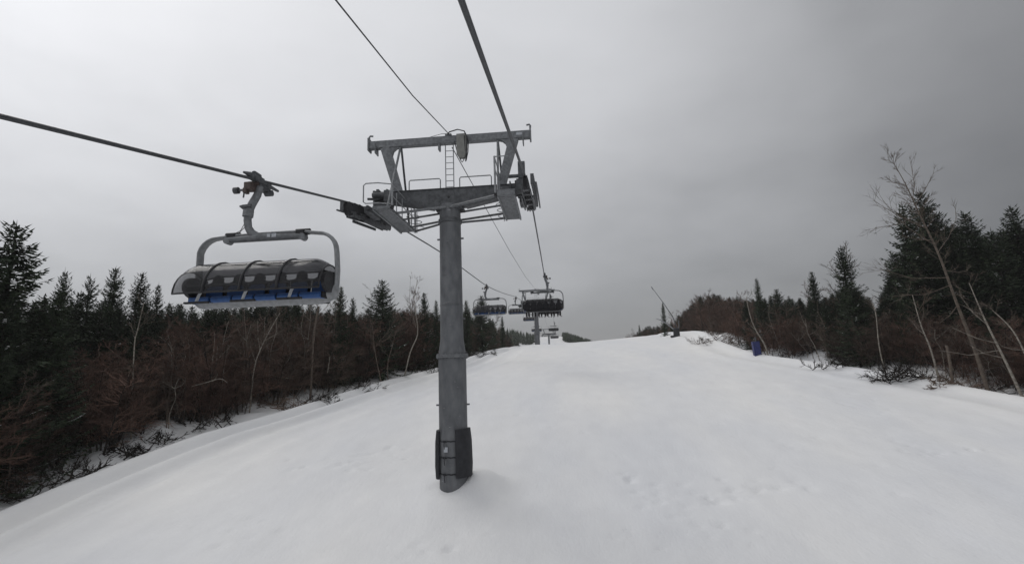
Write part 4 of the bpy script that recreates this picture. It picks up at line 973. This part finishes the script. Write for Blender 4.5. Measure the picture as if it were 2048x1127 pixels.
def deep(left, d0, d1, n, kind, yr, hmin, hmax, jit):
    out = []; T = XL if left else XRt; prof = PROFL if left else PROFR
    for _ in range(n):
        Y = yr[0] + (yr[1] - yr[0]) * random.random() ** 1.2; d = d0 + (d1 - d0) * random.random() ** 1.4
        d += 2.2 * max(0, n3(0, Y, .3, 11 + left))
        X = interp(Y, T) + (-d if left else d); g = ground_z(X, Y, False)
        px, _ = proj((X, Y, g + 3))
        if px < -300 or px > 2400: continue
        if kind != 'spruce' and random.random() < .72 * (.55 if left and px < 300 else 1) and ((1500 < px < 1590 or 1600 < px < 1745) if not left else (px > 890 or 60 < px < 230)): continue
        top = interp(px, prof)
        if kind == 'shrub': top += (24 if not left else 12)
        if kind != 'spruce': top = max(top, interp(px, [(-300, 760), (60, 740), (200, 670), (330, 625), (880, 600), (1000, 600)]) if left else interp(px, [(1500, 570), (1560, 620), (1760, 610), (1800, 610), (2048, 620)]))
        h = min(height_for(X, Y, top + abs(random.gauss(0, jit)) + 4), random.uniform(hmin, hmax))
        if h < 1.0: continue
        k = random.randrange(3); pz = PROTO[kind][k][1]
        out.append((X, Y, g - .15, h / pz, random.uniform(1.1, 1.5), random.uniform(0, 6.28), k))
    return out
def bare_pts(left, n, yr, d0, d1): return deep(left, d0, d1, n, 'bare', yr, 5, 12, 9)
def kids(kind): return [list(PROTO[kind][k][0].children) for k in range(3)]
scatter('thicket', 'tangled red-brown thicket filling the woods left of the run', deep(True, 2.0, 16, 950, 'shrub', (10, 150), 3.5, 7.5, 20), kids('shrub'), 1)
scatter('thicket', 'tangled red-brown thicket filling the woods right of the run', deep(False, 2.2, 16, 750, 'shrub', (24, 165), 3., 7., 20), kids('shrub'), 2)
scatter('deep_forest', 'mass of dark spruces deep in the woods left of the run', deep(True, 7, 55, 750, 'spruce', (8, 190), 5, 15, 16), kids('spruce'), 3)
scatter('deep_forest', 'mass of dark spruces deep in the woods right of the run', deep(False, 8, 50, 600, 'spruce', (20, 190), 4, 15, 18) + deep(False, 1, 22, 160, 'spruce', (112, 225), 5, 14, 14), kids('spruce'), 4)
scatter('bare_woods', 'grey-brown leafless woods left of the run, fine twigs reaching up between the spruces', bare_pts(True, 330, (14, 150), 4, 24), kids('bare'), 5)
scatter('bare_woods', 'grey-brown leafless woods right of the run, fine twigs reaching up between the spruces', bare_pts(False, 300, (30, 125), 2.5, 22) + bare_pts(False, 260, (100, 225), .5, 20), kids('bare'), 6)

# distant wooded ridge past the crest
rnd = random.Random(77); m = MB(); 
def cone_tree(m, x, y, z, h, rr):
    m.tube([(x, y, z - .5), (x, y, z + h * .9)], [.12, .03], 4, mi=1, cap=False)
    for k in range(16):
        q = k / 16; r_ = rr * (1 - q) * rnd.uniform(.75, 1.2); zz = z + h * (.05 + .95 * q)
        for j in range(7):
            a = rnd.uniform(0, 6.28); d = Vector((math.cos(a), math.sin(a), 0)); s_ = Vector((-d.y, d.x, 0)) * r_ * .4
            c = Vector((x, y, zz)); m._add([c + Vector((0, 0, h * .07)), c + d * r_ - s_ - Vector((0, 0, h * .05)), c + d * r_ + s_ - Vector((0, 0, h * .05))], [(0, 1, 2)])
cnt = 0
for i in range(900):
    Y = rnd.uniform(290, 450); X = 4.5 + 60 * rnd.random() ** 1.5 if rnd.random() < .7 else rnd.uniform(-60, -13)
    if Y < 320 and X < 10 and X > 0: continue
    px, _ = proj((X, Y, 20)); g = ground_z(X, Y)
    cap = interp(px, [(900, 640), (1000, 650), (1075, 668), (1085, 672), (1116, 664), (1135, 663), (1160, 672), (1200, 684), (1260, 700)])
    lo = height_for(X, Y, cap + abs(rnd.gauss(0, 3.5)) - 1)
    h = min(lo, rnd.uniform(3, 11))
    if h < 1.2: continue
    cone_tree(m, X, Y, g, h, h * .2 + .3); cnt += 1
fw = m.build('distant_forest', [M['spruce'], M['bark']]); tag(fw, 'dark far-off forest covering the ridge beyond the snow crest', 'forest', kind='stuff')

# ---------------------------------------------------------------- snow gun and crash pad
p = ground_hit(1352, 673)
if p is None: p = Vector((17.8, 76, ground_z(17.8, 76)))
Yg = p.y
e = empty('snow_gun', p, 'snow gun with black padded base and thin slanting lance at the snow crest', 'snow gun')
q = lambda x, y: at_y(x, y, Yg) - p
m = MB(); m.lathe([(.42, -.3), (.5, .1), (.47, 1.25), (.35, 1.35)], (q(1353, 665).x, 0, 0), 16); m.box((q(1348, 670).x - .2, 0, .05), (.6, .5, .3)); smooth_angle(m.build('padded_base', M['pad'], e), 40)
m = MB(); m.tube([q(1357, 662), q(1345, 632), q(1325, 603), q(1304, 575)], [.07, .06, .045, .03], 8); m.tube([q(1306, 579), q(1303, 573)], .06, 8); smooth_angle(m.build('lance', M['steel_dark'], e), 50)
m = MB(); m.tube([q(1350, 660), q(1335, 648), q(1322, 640), q(1313, 637)], [.1, .09, .07, .05], 8); smooth_angle(m.build('support_arm', M['galv_light'], e), 50)
m = MB(); m.tube([q(1357, 660), q(1358, 652), q(1357, 640)], .06, 8); m.build('feed_pipe', M['galv'], e)
p = ground_hit(1515, 709) or Vector((21, 55, ground_z(21, 55)))
m = MB(); z0 = -.2
m.box((0, 0, .55), (.66, .5, 1.5)); m.box((.02, -.27, .6), (.5, .06, 1.2)); o = m.build('crash_pad', M['bluepad'], bevel=.09); o.location = p; o.rotation_euler = (0, R(-4), 0)
tag(o, 'blue crash pad wrapped round a post at the right forest edge', 'crash pad')
m = MB(); m.tube([(.1, .05, 0), (.1, .05, 1.75)], .07, 10)
o2 = m.build('post', M['steel_dark'], o)
for zz in (.3, .95):
    m = MB(); m.box((0, 0, zz), (.675, .515, .05)); m.build('strap', M['pad'], o, bevel=.02)

for o in list(bpy.data.objects):
    if o.type == 'EMPTY' and o.parent is None and 'label' not in o:   # prototypes never placed
        for c in list(o.children_recursive): bpy.data.objects.remove(c)
        bpy.data.objects.remove(o)

# thin winter air
m = MB(); hx0, hx1, hy0, hy1 = xs[0] - 5, xs[-1] + 5, ys[0] - 5, ys[-1] + 5
zlo = min(v[2] for v in gv) - 1; zhi = 60
m.box(((hx0 + hx1) / 2, (hy0 + hy1) / 2, (zlo + zhi) / 2), (hx1 - hx0, hy1 - hy0, zhi - zlo))
hm = bpy.data.materials.new('thin_haze'); hm.use_nodes = True; hn = hm.node_tree
for n in list(hn.nodes):
    if n.type != 'OUTPUT_MATERIAL': hn.nodes.remove(n)
pv = hn.nodes.new('ShaderNodeVolumePrincipled'); pv.inputs['Color'].default_value = (.93, .93, .94, 1); pv.inputs['Density'].default_value = .0004; pv.inputs['Anisotropy'].default_value = 0
hn.links.new(pv.outputs[0], hn.nodes['Material Output'].inputs['Volume'])
tag(m.build('haze', hm), 'thin grey winter haze over the ski run', 'haze', kind='stuff')

# ---------------------------------------------------------------- sky and light
w = bpy.data.worlds.new('World'); scn.world = w; w.use_nodes = True; nt = w.node_tree; N = nt.nodes; L = nt.links
for n in list(N): N.remove(n)
SUN_EL, SUN_AZ = 48, -50           # azimuth from +Y towards +X
sky = N.new('ShaderNodeTexSky'); sky.sky_type = 'NISHITA'; sky.sun_disc = False; sky.sun_elevation = R(SUN_EL); sky.sun_rotation = R(SUN_AZ)
bg1 = N.new('ShaderNodeBackground'); bg1.inputs[1].default_value = .1; L.new(sky.outputs[0], bg1.inputs[0])
tc = N.new('ShaderNodeTexCoord')
def mth(op, *ins):
    n = N.new('ShaderNodeMath'); n.operation = op
    for i, v in enumerate(ins):
        if isinstance(v, (int, float)): n.inputs[i].default_value = v
        else: L.new(v, n.inputs[i])
    return n.outputs[0]
sx = N.new('ShaderNodeSeparateXYZ'); L.new(tc.outputs['Generated'], sx.inputs[0])
def cloud(scale, st, det):
    mpn = N.new('ShaderNodeMapping'); mpn.inputs['Scale'].default_value = st; L.new(tc.outputs['Generated'], mpn.inputs[0])
    nz = N.new('ShaderNodeTexNoise'); nz.inputs['Scale'].default_value = scale; nz.inputs['Detail'].default_value = det; nz.inputs['Roughness'].default_value = .5
    L.new(mpn.outputs[0], nz.inputs['Vector']); return mth('SUBTRACT', nz.outputs[0], .5)
c1 = cloud(1.6, (1, 1, 1.6), 4); c2 = cloud(3.6, (1, 1, 2.4), 5)
az = mth('ADD', mth('DIVIDE', mth('ARCTAN2', sx.outputs['X'], sx.outputs['Y']), 2 * math.pi), .5)
el = mth('DIVIDE', mth('ARCSINE', sx.outputs['Z']), math.pi / 2)
az = mth('MULTIPLY_ADD', c1, .085, az); el = mth('MULTIPLY_ADD', c2, .2, mth('MULTIPLY_ADD', c1, .06, el))
def ramp(v, stops, interp_='EASE'):
    rp = N.new('ShaderNodeValToRGB'); cr = rp.color_ramp; cr.interpolation = interp_
    cr.elements[0].position = stops[0][0]; cr.elements[1].position = stops[-1][0]
    for p_, _ in stops[1:-1]: cr.elements.new(p_)
    for e_, (p_, c_) in zip(sorted(cr.elements, key=lambda q_: q_.position), stops): e_.position = p_; e_.color = (c_ * 1.03, c_ * 1.035, c_ * 1.05, 1)
    L.new(v, rp.inputs[0]); return rp.outputs[0]
A = ramp(az, [((a_ + 180) / 360, v_) for a_, v_ in [(-180, .66), (-100, .72), (-60, .86), (-48, .87), (-38, .77), (-23, .69), (0, .61), (12, .55), (23, .475), (32, .385), (38, .305), (44, .25), (58, .22), (100, .45), (140, .62), (180, .66)]], 'LINEAR')
E_ = ramp(el, [(0, .40), (.055, .46), (.11, .58), (.19, .74), (.245, .83), (.31, .93), (.38, 1), (1, .95)], 'LINEAR')
mxx = N.new('ShaderNodeMixRGB'); mxx.blend_type = 'MULTIPLY'; mxx.inputs[0].default_value = 1; L.new(A, mxx.inputs[1]); L.new(E_, mxx.inputs[2])
bg2 = N.new('ShaderNodeBackground'); bg2.inputs[1].default_value = 1; L.new(mxx.outputs[0], bg2.inputs[0])
mx = N.new('ShaderNodeMixShader'); mx.inputs[0].default_value = .95; L.new(bg1.outputs[0], mx.inputs[1]); L.new(bg2.outputs[0], mx.inputs[2])
wo = N.new('ShaderNodeOutputWorld'); L.new(mx.outputs[0], wo.inputs[0])
sd = bpy.data.lights.new('sun', 'SUN'); sd.energy = .8; sd.angle = R(35); sd.color = (1, .97, .93); so = bpy.data.objects.new('sun', sd); COL.objects.link(so)
saz, sel = R(SUN_AZ), R(SUN_EL); sv = Vector((math.sin(saz) * math.cos(sel), math.cos(saz) * math.cos(sel), math.sin(sel)))
so.rotation_euler = sv.to_track_quat('Z', 'Y').to_euler()
scn.view_settings.view_transform = 'Standard'; scn.view_settings.look = 'None'; scn.view_settings.exposure = .07; scn.view_settings.gamma = 1
scn.cycles.max_bounces = 6; scn.cycles.transparent_max_bounces = 12
for o in bpy.data.objects:
    if o.parent is None and 'label' in o and len(o['label'].split()) > 16: print('LONG', o['label'])
print('trees', ntree, 'far', cnt)
